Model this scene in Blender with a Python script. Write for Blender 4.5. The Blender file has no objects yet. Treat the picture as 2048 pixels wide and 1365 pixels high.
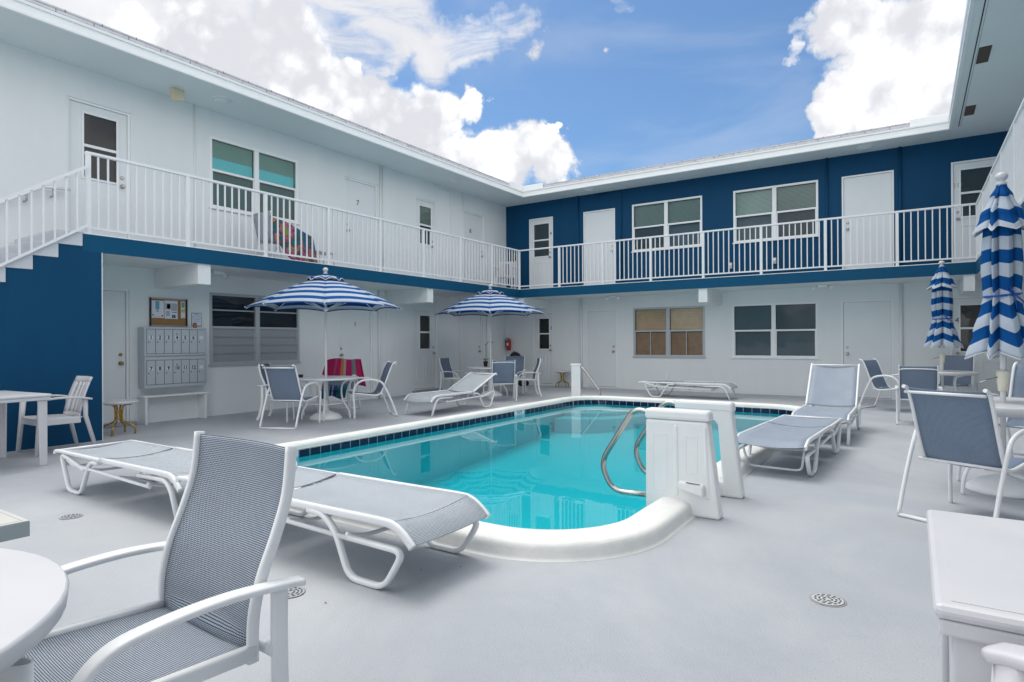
import bpy, bmesh, math, random
from math import sin, cos, pi, radians, atan2, sqrt
from mathutils import Vector, Matrix
random.seed(7)
SC = bpy.context.scene
COL = SC.collection
# ------------------------------------------------------------------ camera
CF = Vector((-0.54973062, 0.83533969, 0.00196008)); CR = Vector((0.83532561, 0.54973302, -0.00497317)); CU = Vector((0.0052318, 0.0010966, 0.99998571))
cam = bpy.data.cameras.new('camera'); camo = bpy.data.objects.new('camera', cam); COL.objects.link(camo)
cam.sensor_width = 36; cam.lens = 36 * 1218.55 / 2048; cam.clip_start = 0.03; cam.clip_end = 3000
Mx = Matrix.Identity(4)
for i, v in enumerate((CR, CU, -CF)):
    for j in range(3): Mx[j][i] = v[j]
Mx.translation = Vector((0, 0, 1.2172)); camo.matrix_world = Mx; SC.camera = camo
# ------------------------------------------------------------------ exposure
SC.view_settings.view_transform = 'Standard'; SC.view_settings.look = 'None'; SC.view_settings.gamma = 1
SC.view_settings.exposure = 0.88
SC.render.engine = 'CYCLES'
SC.cycles.max_bounces = 10; SC.cycles.diffuse_bounces = 7; SC.cycles.transparent_max_bounces = 16
# ------------------------------------------------------------------ sun
SUN_AZ, SUN_EL = radians(158), radians(68)           # azimuth of the sun seen from the court, measured from +X
sd = bpy.data.lights.new('sun', 'SUN'); sd.energy = .9; sd.angle = radians(28); sd.color = (1, .965, .91)
so = bpy.data.objects.new('sun', sd); COL.objects.link(so)
sdir = Vector((cos(SUN_EL) * cos(SUN_AZ), cos(SUN_EL) * sin(SUN_AZ), sin(SUN_EL)))
so.rotation_euler = sdir.to_track_quat('Z', 'Y').to_euler(); so.location = (0, 0, 30)
# ------------------------------------------------------------------ sky
HARD = [[-0.73, 0.528, 0.434, 0.048], [-0.723, 0.556, 0.409, 0.046], [-0.752, 0.544, 0.372, 0.05], [-0.722, 0.59, 0.363, 0.065], [-0.7, 0.627, 0.341, 0.068], [-0.67, 0.658, 0.344, 0.069], [-0.685, 0.614, 0.392, 0.028], [-0.636, 0.699, 0.327, 0.07], [-0.602, 0.717, 0.352, 0.041], [-0.564, 0.743, 0.36, 0.03], [-0.534, 0.76, 0.37, 0.01], [-0.654, 0.707, 0.27, 0.091], [-0.596, 0.758, 0.265, 0.066], [-0.542, 0.792, 0.28, 0.058], [-0.499, 0.812, 0.301, 0.047], [-0.476, 0.834, 0.279, 0.042], [-0.469, 0.824, 0.318, 0.017], [-0.568, 0.774, 0.28, 0.031], [-0.454, 0.829, 0.327, 0.011], [-0.819, 0.465, 0.336, 0.126], [-0.017, 0.929, 0.369, 0.086], [-0.066, 0.906, 0.418, 0.055], [0.03, 0.947, 0.319, 0.078], [-0.075, 0.94, 0.334, 0.04], [-0.058, 0.951, 0.303, 0.056], [-0.106, 0.944, 0.311, 0.026], [-0.101, 0.951, 0.291, 0.026], [-0.013, 0.958, 0.286, 0.072], [0.04, 0.921, 0.387, 0.08]]
SOFT = [[-0.142, 0.9, 0.412, 0.022], [-0.149, 0.91, 0.387, 0.018], [-.60, .66, .455, .07], [-.55, .69, .47, .06], [-.50, .72, .475, .05], [-.63, .60, .49, .09], [-0.802, 0.423, 0.423, 0.192], [-0.695, 0.535, 0.481, 0.124], [-0.659, 0.609, 0.441, 0.057], [-0.617, 0.637, 0.462, 0.053], [-0.573, 0.663, 0.482, 0.047], [-0.519, 0.697, 0.495, 0.04], [-0.681, 0.61, 0.404, 0.041], [-0.493, 0.755, 0.433, 0.032], [-0.475, 0.761, 0.442, 0.028], [-0.44, 0.788, 0.432, 0.025], [-0.402, 0.811, 0.425, 0.022], [-0.369, 0.826, 0.427, 0.019], [-0.324, 0.812, 0.485, 0.026], [-0.458, 0.834, 0.307, 0.027], [-0.695, 0.568, 0.441, 0.072]]
W = bpy.data.worlds.new('World'); SC.world = W; W.use_nodes = True
N = W.node_tree; N.nodes.clear()
def nd(t, **k):
    n = N.nodes.new(t)
    for a, b in k.items(): setattr(n, a, b)
    return n
def mth(op, a, b=None, c=None, clamp=False):
    n = nd('ShaderNodeMath', operation=op, use_clamp=clamp)
    for i, v in enumerate((a, b, c)):
        if v is None: continue
        if isinstance(v, (int, float)): n.inputs[i].default_value = v
        else: N.links.new(v, n.inputs[i])
    return n.outputs[0]
def vm(op, a, b=None, s=None):
    n = nd('ShaderNodeVectorMath', operation=op)
    for i, v in enumerate((a, b)):
        if v is None: continue
        if isinstance(v, (tuple, list)): n.inputs[i].default_value = v
        else: N.links.new(v, n.inputs[i])
    if s is not None: n.inputs['Scale'].default_value = s
    return n
def noise(v, sc, det=6, rough=.55, col=False, dist=0):
    n = nd('ShaderNodeTexNoise'); n.inputs['Scale'].default_value = sc; n.inputs['Detail'].default_value = det; n.inputs['Roughness'].default_value = rough; n.inputs['Distortion'].default_value = dist
    N.links.new(v, n.inputs['Vector']); return n.outputs['Color' if col else 'Fac']
def ramp(v, a, b, c0=(0, 0, 0, 1), c1=(1, 1, 1, 1), interp='EASE'):
    n = nd('ShaderNodeValToRGB'); n.color_ramp.interpolation = interp
    n.color_ramp.elements[0].position = a; n.color_ramp.elements[1].position = b
    n.color_ramp.elements[0].color = c0; n.color_ramp.elements[1].color = c1
    N.links.new(v, n.inputs[0]); return n.outputs[0]
def mixc(f, a, b):
    n = nd('ShaderNodeMix', data_type='RGBA')
    for i, v in ((0, f), (6, a), (7, b)):
        if isinstance(v, (int, float, tuple)): n.inputs[i].default_value = v
        else: N.links.new(v, n.inputs[i])
    return n.outputs[2]
tc = nd('ShaderNodeTexCoord'); D0 = tc.outputs['Generated']
sky = nd('ShaderNodeTexSky', sky_type='NISHITA'); sky.sun_disc = False; sky.sun_elevation = SUN_EL; sky.sun_rotation = radians(90) - SUN_AZ
sky.air_density = 1.0; sky.dust_density = 1.2; sky.ozone_density = 1.6
w1 = vm('SCALE', vm('SUBTRACT', noise(D0, 11, 7, .62, True), (.5, .5, .5)).outputs[0], s=.085).outputs[0]
Dd = vm('ADD', D0, w1).outputs[0]
w2 = vm('SCALE', vm('SUBTRACT', noise(D0, 4.5, 6, .62, True), (.5, .5, .5)).outputs[0], s=.26).outputs[0]
Ds = vm('ADD', D0, w2).outputs[0]
def blobs(L, V):
    acc = None
    for x, y, z, r in L:
        d = vm('DISTANCE', V, (x, y, z)).outputs['Value']
        f = mth('SUBTRACT', 1.0, mth('DIVIDE', d, r))
        acc = f if acc is None else mth('MAXIMUM', acc, f)
    return acc
hb = blobs(HARD, Dd)
hb = mth('ADD', hb, mth('MULTIPLY', mth('SUBTRACT', noise(D0, 38, 5, .65), .5), .55))
vo = nd('ShaderNodeTexVoronoi', feature='F1'); vo.inputs['Scale'].default_value = 26; vo.inputs['Detail'].default_value = 1; vo.inputs['Roughness'].default_value = .55
N.links.new(D0, vo.inputs['Vector']); bil = mth('SUBTRACT', .42, vo.outputs['Distance']); hb = mth('ADD', mth('ADD', hb, .12), mth('MULTIPLY', bil, .22))
hard = ramp(hb, .0, .30)
sb = mth('MAXIMUM', blobs(SOFT, Ds), -1.0)
mp = nd('ShaderNodeMapping'); mp.inputs['Rotation'].default_value = (0.25, -.45, -.5); mp.inputs['Scale'].default_value = (1, 1.6, 4.2); N.links.new(D0, mp.inputs[0])
wn = noise(mp.outputs[0], 6, 8, .6, dist=.6)
soft = mth('MULTIPLY', ramp(sb, -.0, .55), ramp(wn, .24, .60))
big = mth('MULTIPLY', ramp(mth('MAXIMUM', blobs([[-.86, .30, .42, .42], [-.80, .40, .46, .30], [-.74, .50, .46, .16]], Ds), -1.0), .02, .5), ramp(noise(D0, 3, 5, .55), .18, .42))
soft = mth('MAXIMUM', soft, big)
# the rest of the sky: unseen broken cloud, brightened to light the walls
fdot = vm('DOT_PRODUCT', D0, tuple(CF)).outputs['Value']
zz = nd('ShaderNodeSeparateXYZ'); N.links.new(D0, zz.inputs[0])
gen = ramp(noise(D0, 2.3, 8, .58), .36, .50)
away = mth('MAXIMUM', ramp(fdot, .35, .05 + .001) if False else mth('SUBTRACT', 1.0, ramp(fdot, .25, .5)), ramp(zz.outputs['Z'], .58, .75))
gen = mth('MULTIPLY', gen, away)
veil = mth('MULTIPLY', ramp(noise(mp.outputs[0], 2.2, 6, .55, dist=.4), .45, .75), .20)
shade = ramp(mth('ADD', noise(Dd, 7.5, 6, .6), mth('MULTIPLY', bil, .22)), .28, .72, (.46, .468, .50, 1), (.93, .93, .92, 1))
shade2 = ramp(noise(Ds, 4, 4, .5), .2, .75, (.42, .428, .46, 1), (.60, .605, .62, 1))
bg1 = nd('ShaderNodeBackground'); bg1.inputs[1].default_value = .070
tint = vm('MULTIPLY', sky.outputs[0], (.66, .89, 1.06)).outputs[0]
N.links.new(tint, bg1.inputs[0])
bg2 = nd('ShaderNodeBackground'); bg2.inputs[1].default_value = .9
ccol = mixc(away, mixc(hard, shade2, shade), (1.0, 1.0, 1.0, 1)); N.links.new(ccol, bg2.inputs[0])
cov = mth('MAXIMUM', mth('MAXIMUM', hard, soft), mth('MAXIMUM', gen, veil), clamp=True)
mx = nd('ShaderNodeMixShader'); N.links.new(cov, mx.inputs[0]); N.links.new(bg1.outputs[0], mx.inputs[1]); N.links.new(bg2.outputs[0], mx.inputs[2])
wo = nd('ShaderNodeOutputWorld'); N.links.new(mx.outputs[0], wo.inputs[0])

# ================================================================== materials
MATS = {}
def mat(name, col, rough=.5, metal=0, noise_amt=0, noise_scale=3, bump=0, bump_scale=60, spec=.5, streak=False, speck=0):
    if name in MATS: return MATS[name]
    m = bpy.data.materials.new(name); m.use_nodes = True; t = m.node_tree; b = t.nodes['Principled BSDF']
    b.inputs['Base Color'].default_value = (*col, 1); b.inputs['Roughness'].default_value = rough; b.inputs['Metallic'].default_value = metal
    b.inputs['Specular IOR Level'].default_value = spec
    tcn = t.nodes.new('ShaderNodeTexCoord'); src = tcn.outputs['Object']
    if noise_amt:
        n = t.nodes.new('ShaderNodeTexNoise'); n.inputs['Scale'].default_value = noise_scale; n.inputs['Detail'].default_value = 8; n.inputs['Roughness'].default_value = .62
        if streak:
            mp_ = t.nodes.new('ShaderNodeMapping'); mp_.inputs['Scale'].default_value = (1, 1, .18); t.links.new(src, mp_.inputs[0]); t.links.new(mp_.outputs[0], n.inputs['Vector'])
        else: t.links.new(src, n.inputs['Vector'])
        r = t.nodes.new('ShaderNodeValToRGB'); r.color_ramp.elements[0].position = .3; r.color_ramp.elements[1].position = .7
        d = 1 - noise_amt
        r.color_ramp.elements[0].color = (col[0] * d, col[1] * d, col[2] * d * 1.01, 1); r.color_ramp.elements[1].color = (*col, 1)
        t.links.new(n.outputs['Fac'], r.inputs[0]); last = r.outputs[0]
        if speck:
            n4 = t.nodes.new('ShaderNodeTexNoise'); n4.inputs['Scale'].default_value = .45; n4.inputs['Detail'].default_value = 10; n4.inputs['Roughness'].default_value = .7; n4.inputs['Distortion'].default_value = .8; t.links.new(src, n4.inputs['Vector'])
            r4 = t.nodes.new('ShaderNodeValToRGB'); r4.color_ramp.elements[0].position = .42; r4.color_ramp.elements[1].position = .56; r4.color_ramp.elements[0].color = (.90, .905, .925, 1); r4.color_ramp.elements[1].color = (1, 1, .99, 1); t.links.new(n4.outputs['Fac'], r4.inputs[0])
            m4 = t.nodes.new('ShaderNodeMix'); m4.data_type = 'RGBA'; m4.blend_type = 'MULTIPLY'; m4.inputs[0].default_value = 1; t.links.new(last, m4.inputs[6]); t.links.new(r4.outputs[0], m4.inputs[7]); last = m4.outputs[2]
            n3 = t.nodes.new('ShaderNodeTexNoise'); n3.inputs['Scale'].default_value = 75; n3.inputs['Detail'].default_value = 3; t.links.new(src, n3.inputs['Vector'])
            r3 = t.nodes.new('ShaderNodeValToRGB'); r3.color_ramp.elements[0].position = .24; r3.color_ramp.elements[1].position = .30
            r3.color_ramp.elements[0].color = (1 - speck, 1 - speck, 1 - speck, 1); t.links.new(n3.outputs['Fac'], r3.inputs[0])
            mm = t.nodes.new('ShaderNodeMix'); mm.data_type = 'RGBA'; mm.blend_type = 'MULTIPLY'; mm.inputs[0].default_value = 1
            t.links.new(last, mm.inputs[6]); t.links.new(r3.outputs[0], mm.inputs[7]); last = mm.outputs[2]
        t.links.new(last, b.inputs['Base Color'])
        rr = t.nodes.new('ShaderNodeMapRange'); rr.inputs[3].default_value = max(0, rough - .1); rr.inputs[4].default_value = min(1, rough + .12)
        t.links.new(n.outputs['Fac'], rr.inputs[0]); t.links.new(rr.outputs[0], b.inputs['Roughness'])
    if bump:
        n2 = t.nodes.new('ShaderNodeTexNoise'); n2.inputs['Scale'].default_value = bump_scale; n2.inputs['Detail'].default_value = 4; t.links.new(src, n2.inputs['Vector'])
        bp_ = t.nodes.new('ShaderNodeBump'); bp_.inputs['Strength'].default_value = bump; bp_.inputs['Distance'].default_value = .004
        t.links.new(n2.outputs['Fac'], bp_.inputs['Height']); t.links.new(bp_.outputs[0], b.inputs['Normal'])
    MATS[name] = m; return m
WHITE = mat('white_wall_paint', (.765, .795, .80), .62, noise_amt=.055, noise_scale=2.0, streak=True, bump=.5, bump_scale=26)
SOFFIT = mat('white_soffit_paint', (.71, .76, .76), .6, noise_amt=.06, noise_scale=.9, bump=.25, bump_scale=14)
BLUE = mat('blue_wall_paint', (.0005, .058, .142), .6, noise_amt=.16, noise_scale=1.8, streak=True, bump=.35, bump_scale=26, spec=.2)
BLUE2 = mat('blue_paint_sunlit', (.001, .076, .165), .55, noise_amt=.10, noise_scale=2, bump=.25, bump_scale=20, spec=.2)  # the wall blue again, lightened to put sunlight on the slab edge
TRIM = mat('white_trim_paint', (.83, .85, .85), .38, noise_amt=.05, noise_scale=4)
DOOR = mat('white_door_paint', (.74, .77, .785), .42, noise_amt=.05, noise_scale=2)
METALW = mat('white_powder_coat', (.80, .81, .82), .32, noise_amt=.05, noise_scale=7)
RESIN = mat('white_resin', (.61, .61, .63), .38, noise_amt=.05, noise_scale=5)
PODM = mat('white_moulded_plastic', (.82, .83, .83), .35, noise_amt=.05, noise_scale=6, bump=.15, bump_scale=8)
COPE = mat('white_coping_paint', (.80, .80, .77), .55, noise_amt=.12, noise_scale=5, bump=.9, bump_scale=30)
DECKM = mat('grey_deck_paint', (.435, .455, .485), .6, noise_amt=.13, noise_scale=.9, bump=.8, bump_scale=120, speck=.3)
FLOORU = mat('grey_walkway_paint', (.42, .44, .5), .6, noise_amt=.1)
ROOFM = mat('grey_roof_tile', (.60, .60, .63), .8, noise_amt=.22, noise_scale=9, bump=.6, bump_scale=40)
DARK = mat('dark_gap', (.02, .02, .022), .7)
STEEL = mat('stainless_steel', (.58, .55, .52), .22, 1, noise_amt=.3, noise_scale=14)
BRASS = mat('antique_brass', (.42, .30, .13), .3, 1, noise_amt=.3, noise_scale=12)
NICKEL = mat('satin_nickel', (.45, .43, .40), .35, 1)
GOLD = mat('gold_metal', (.62, .38, .09), .26, 1, noise_amt=.35, noise_scale=20)
MAILM = mat('grey_mailbox_metal', (.52, .56, .60), .36, .25, noise_amt=.06, noise_scale=3)
MAILS = mat('mailbox_side_grey', (.40, .44, .46), .5, noise_amt=.08)
BLACK = mat('black_plastic', (.012, .012, .014), .4)
INK = mat('black_ink', (.02, .02, .03), .6)
PAPER = mat('white_paper', (.72, .74, .80), .7, noise_amt=.05)
CORK = mat('cork', (.36, .20, .085), .9, noise_amt=.3, noise_scale=60)
RED = mat('red_paint', (.42, .012, .016), .35)
CREAM = mat('cream_plastic', (.74, .72, .60), .4, noise_amt=.06)
CREAMC = mat('cream_vinyl', (.56, .555, .52), .5, noise_amt=.06, bump=.2)
GREYV = mat('grey_vinyl_edge', (.30, .35, .37), .6, noise_amt=.06)
GRAYP = mat('grey_frosted_louver', (.30, .325, .345), .4, noise_amt=.05)
BEIGE = mat('beige_plastic', (.66, .58, .40), .5)
AMBER = mat('amber_jar', (.35, .13, .03), .15)
GREEN = mat('leaf_green', (.07, .16, .03), .5)
PINK = mat('pink_petal', (.7, .25, .45), .6)
FRAMEG = mat('grey_window_frame', (.46, .48, .50), .45, .3)
VENT = mat('brown_vent', (.07, .055, .05), .7)
ROOM = mat('dark_room', (.018, .035, .052), .9)  # unlit depth as near-black colour, blued for the sky reflected in the panes
BLINDG = mat('pale_green_blind', (.36, .50, .45), .6, noise_amt=.15, noise_scale=2)
BLINDD = mat('grey_blind', (.10, .165, .205), .6, noise_amt=.2, noise_scale=2)
SCREEN = mat('grey_screen_blind', (.085, .135, .165), .6, noise_amt=.1)
BAMB = mat('tan_wood_blind', (.82, .62, .40), .6, noise_amt=.2, noise_scale=5)
BAMBD = mat('brown_wood_blind', (.50, .33, .21), .6, noise_amt=.25, noise_scale=5)
TEAL = mat('green_roller_shade', (.13, .36, .31), .6, noise_amt=.15, noise_scale=2)
LAMPM = mat('frosted_lamp_glass', (.66, .70, .71), .3)

def glass(name, tint=(.95, .97, .98)):
    m = bpy.data.materials.new(name); m.use_nodes = True; t = m.node_tree; t.nodes.clear()
    o = t.nodes.new('ShaderNodeOutputMaterial'); mx_ = t.nodes.new('ShaderNodeMixShader'); tr = t.nodes.new('ShaderNodeBsdfTransparent'); gl = t.nodes.new('ShaderNodeBsdfGlossy'); fr = t.nodes.new('ShaderNodeFresnel')
    fr.inputs[0].default_value = 1.5; tr.inputs[0].default_value = (*tint, 1); gl.inputs['Roughness'].default_value = .015
    tcn = t.nodes.new('ShaderNodeTexCoord'); n = t.nodes.new('ShaderNodeTexNoise'); n.inputs['Scale'].default_value = 2.2; b = t.nodes.new('ShaderNodeBump'); b.inputs['Strength'].default_value = .12; b.inputs['Distance'].default_value = .02
    t.links.new(tcn.outputs['Object'], n.inputs['Vector']); t.links.new(n.outputs['Fac'], b.inputs['Height']); t.links.new(b.outputs[0], gl.inputs['Normal'])
    t.links.new(fr.outputs[0], mx_.inputs[0]); t.links.new(tr.outputs[0], mx_.inputs[1]); t.links.new(gl.outputs[0], mx_.inputs[2]); t.links.new(mx_.outputs[0], o.inputs[0])
    return m
GLASS = glass('window_glass')
def water_mat():
    m = bpy.data.materials.new('pool_water'); m.use_nodes = True; t = m.node_tree; t.nodes.clear()
    o = t.nodes.new('ShaderNodeOutputMaterial'); mx_ = t.nodes.new('ShaderNodeMixShader'); tr = t.nodes.new('ShaderNodeBsdfTransparent'); gl = t.nodes.new('ShaderNodeBsdfGlossy'); fr = t.nodes.new('ShaderNodeFresnel')
    fr.inputs[0].default_value = 1.42; tr.inputs[0].default_value = (.28, .79, .84, 1); gl.inputs['Roughness'].default_value = .0
    tcn = t.nodes.new('ShaderNodeTexCoord'); n = t.nodes.new('ShaderNodeTexNoise'); n.inputs['Scale'].default_value = 2.6; n.inputs['Detail'].default_value = 3; n.inputs['Distortion'].default_value = .4
    b = t.nodes.new('ShaderNodeBump'); b.inputs['Strength'].default_value = .05; b.inputs['Distance'].default_value = .012
    t.links.new(tcn.outputs['Object'], n.inputs['Vector']); t.links.new(n.outputs['Fac'], b.inputs['Height'])
    t.links.new(b.outputs[0], gl.inputs['Normal']); t.links.new(b.outputs[0], fr.inputs['Normal'])
    t.links.new(fr.outputs[0], mx_.inputs[0]); t.links.new(tr.outputs[0], mx_.inputs[1]); t.links.new(gl.outputs[0], mx_.inputs[2]); t.links.new(mx_.outputs[0], o.inputs[0])
    return m
WATER = water_mat()
POOLM = mat('pool_plaster', (.20, .72, .76), .7, noise_amt=.08, noise_scale=1.5)

def sling_mat(name, thread, gap, bw, rh, mort):
    m = bpy.data.materials.new(name); m.use_nodes = True; t = m.node_tree; b = t.nodes['Principled BSDF']
    uv = t.nodes.new('ShaderNodeUVMap'); br = t.nodes.new('ShaderNodeTexBrick')
    br.inputs['Scale'].default_value = 1; br.inputs['Brick Width'].default_value = bw; br.inputs['Row Height'].default_value = rh; br.inputs['Mortar Size'].default_value = mort; br.inputs['Mortar Smooth'].default_value = .25
    br.inputs['Color1'].default_value = (*thread, 1); br.inputs['Color2'].default_value = tuple(c * .9 for c in thread) + (1,); br.inputs['Mortar'].default_value = (*gap, 1)
    n = t.nodes.new('ShaderNodeTexNoise'); n.inputs['Scale'].default_value = 5; n.inputs['Detail'].default_value = 5
    r = t.nodes.new('ShaderNodeMapRange'); r.inputs[3].default_value = .84; r.inputs[4].default_value = 1.1; t.links.new(n.outputs['Fac'], r.inputs[0])
    tcn = t.nodes.new('ShaderNodeTexCoord'); t.links.new(tcn.outputs['Object'], n.inputs['Vector'])
    mm = t.nodes.new('ShaderNodeVectorMath'); mm.operation = 'SCALE'; t.links.new(br.outputs['Color'], mm.inputs[0]); t.links.new(r.outputs[0], mm.inputs['Scale'])
    t.links.new(uv.outputs[0], br.inputs['Vector']); t.links.new(mm.outputs[0], b.inputs['Base Color']); b.inputs['Roughness'].default_value = .6
    o = t.nodes['Material Output']; tl = t.nodes.new('ShaderNodeBsdfTranslucent'); t.links.new(mm.outputs[0], tl.inputs[0]); ms = t.nodes.new('ShaderNodeMixShader'); ms.inputs[0].default_value = .15
    t.links.new(b.outputs[0], ms.inputs[1]); t.links.new(tl.outputs[0], ms.inputs[2]); t.links.new(ms.outputs[0], o.inputs[0])
    return m
SLINGD = sling_mat('navy_white_weave', (.62, .68, .73), (.02, .05, .11), .0072, .0058, .00125)
SLINGB = sling_mat('blue_grey_weave', (.34, .42, .54), (.05, .09, .17), .0085, .0085, .0013)
SLINGM = sling_mat('mid_grey_blue_weave', (.52, .59, .68), (.08, .12, .20), .0092, .0078, .0012)
SLINGL = sling_mat('pale_grey_weave', (.76, .80, .83), (.09, .13, .19), .0092, .0078, .0013)

def canopy_mat():
    m = bpy.data.materials.new('striped_canvas'); m.use_nodes = True; t = m.node_tree; b = t.nodes['Principled BSDF']
    uv = t.nodes.new('ShaderNodeUVMap'); s = t.nodes.new('ShaderNodeSeparateXYZ'); t.links.new(uv.outputs[0], s.inputs[0])
    a = t.nodes.new('ShaderNodeMath'); a.operation = 'DIVIDE'; a.inputs[1].default_value = .21; t.links.new(s.outputs['Y'], a.inputs[0])
    f = t.nodes.new('ShaderNodeMath'); f.operation = 'FRACT'; t.links.new(a.outputs[0], f.inputs[0])
    r = t.nodes.new('ShaderNodeValToRGB'); r.color_ramp.interpolation = 'CONSTANT'; r.color_ramp.elements[0].color = (.002, .095, .34, 1); r.color_ramp.elements[1].position = .5; r.color_ramp.elements[1].color = (.58, .65, .74, 1)
    t.links.new(f.outputs[0], r.inputs[0])
    n = t.nodes.new('ShaderNodeTexNoise'); n.inputs['Scale'].default_value = 4; n.inputs['Detail'].default_value = 6
    tcn = t.nodes.new('ShaderNodeTexCoord'); t.links.new(tcn.outputs['Object'], n.inputs['Vector'])
    rr = t.nodes.new('ShaderNodeMapRange'); rr.inputs[3].default_value = .85; rr.inputs[4].default_value = 1.08; t.links.new(n.outputs['Fac'], rr.inputs[0])
    mm = t.nodes.new('ShaderNodeVectorMath'); mm.operation = 'SCALE'; t.links.new(r.outputs[0], mm.inputs[0]); t.links.new(rr.outputs[0], mm.inputs['Scale'])
    t.links.new(mm.outputs[0], b.inputs['Base Color']); b.inputs['Roughness'].default_value = .75; b.inputs['Specular IOR Level'].default_value = .15
    o = t.nodes['Material Output']; tl = t.nodes.new('ShaderNodeBsdfTranslucent'); t.links.new(mm.outputs[0], tl.inputs[0]); ms = t.nodes.new('ShaderNodeMixShader'); ms.inputs[0].default_value = .3
    t.links.new(b.outputs[0], ms.inputs[1]); t.links.new(tl.outputs[0], ms.inputs[2]); t.links.new(ms.outputs[0], o.inputs[0])
    return m
CANVAS = canopy_mat()
def stripe_mat(name, cols, axis='X', per=.4):
    m = bpy.data.materials.new(name); m.use_nodes = True; t = m.node_tree; b = t.nodes['Principled BSDF']
    uv = t.nodes.new('ShaderNodeUVMap'); s = t.nodes.new('ShaderNodeSeparateXYZ'); t.links.new(uv.outputs[0], s.inputs[0])
    a = t.nodes.new('ShaderNodeMath'); a.operation = 'DIVIDE'; a.inputs[1].default_value = per; t.links.new(s.outputs[axis], a.inputs[0])
    f = t.nodes.new('ShaderNodeMath'); f.operation = 'FRACT'; t.links.new(a.outputs[0], f.inputs[0])
    r = t.nodes.new('ShaderNodeValToRGB'); r.color_ramp.interpolation = 'CONSTANT'
    while len(r.color_ramp.elements) < len(cols): r.color_ramp.elements.new(.5)
    for e, (p_, c_) in zip(r.color_ramp.elements, cols): e.position = p_; e.color = (*c_, 1)
    t.links.new(f.outputs[0], r.inputs[0]); t.links.new(r.outputs[0], b.inputs['Base Color']); b.inputs['Roughness'].default_value = .9
    return m
TOWEL = stripe_mat('magenta_striped_towel', [(0, (.34, .005, .08)), (.28, (.36, .05, .12)), (.34, (.34, .005, .08)), (.45, (.42, .14, .05)), (.52, (.38, .28, .26)), (.58, (.40, .01, .11)), (.74, (.14, .17, .18)), (.84, (.34, .005, .08))], 'X', .62)
def floral():
    m = bpy.data.materials.new('floral_towel'); m.use_nodes = True; t = m.node_tree; b = t.nodes['Principled BSDF']
    tcn = t.nodes.new('ShaderNodeTexCoord'); n = t.nodes.new('ShaderNodeTexNoise'); n.inputs['Scale'].default_value = 4.2; n.inputs['Detail'].default_value = 3; n.inputs['Distortion'].default_value = 1.2
    r = t.nodes.new('ShaderNodeValToRGB'); r.color_ramp.interpolation = 'CONSTANT'
    cs = [(0, (.02, .08, .22)), (.36, (.015, .13, .26)), (.42, (.03, .10, .04)), (.47, (.05, .06, .05)), (.51, (.42, .07, .20)), (.58, (.20, .26, .06)), (.63, (.36, .04, .03))]
    while len(r.color_ramp.elements) < len(cs): r.color_ramp.elements.new(.5)
    for e, (p_, c_) in zip(r.color_ramp.elements, cs): e.position = p_; e.color = (*c_, 1)
    t.links.new(tcn.outputs['Object'], n.inputs['Vector']); t.links.new(n.outputs['Fac'], r.inputs[0]); t.links.new(r.outputs[0], b.inputs['Base Color']); b.inputs['Roughness'].default_value = .9
    return m
FLORAL = floral()
def tile_mat():
    m = bpy.data.materials.new('navy_pool_tile'); m.use_nodes = True; t = m.node_tree; b = t.nodes['Principled BSDF']
    uv = t.nodes.new('ShaderNodeUVMap'); br = t.nodes.new('ShaderNodeTexBrick'); br.offset = 0
    br.inputs['Scale'].default_value = 1; br.inputs['Brick Width'].default_value = .148; br.inputs['Row Height'].default_value = .148; br.inputs['Mortar Size'].default_value = .0045
    br.inputs['Color1'].default_value = (.002, .006, .035, 1); br.inputs['Color2'].default_value = (.004, .012, .06, 1); br.inputs['Mortar'].default_value = (.30, .36, .44, 1)
    t.links.new(uv.outputs[0], br.inputs['Vector']); t.links.new(br.outputs[0], b.inputs['Base Color']); b.inputs['Roughness'].default_value = .12
    return m
TILE = tile_mat()

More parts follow.
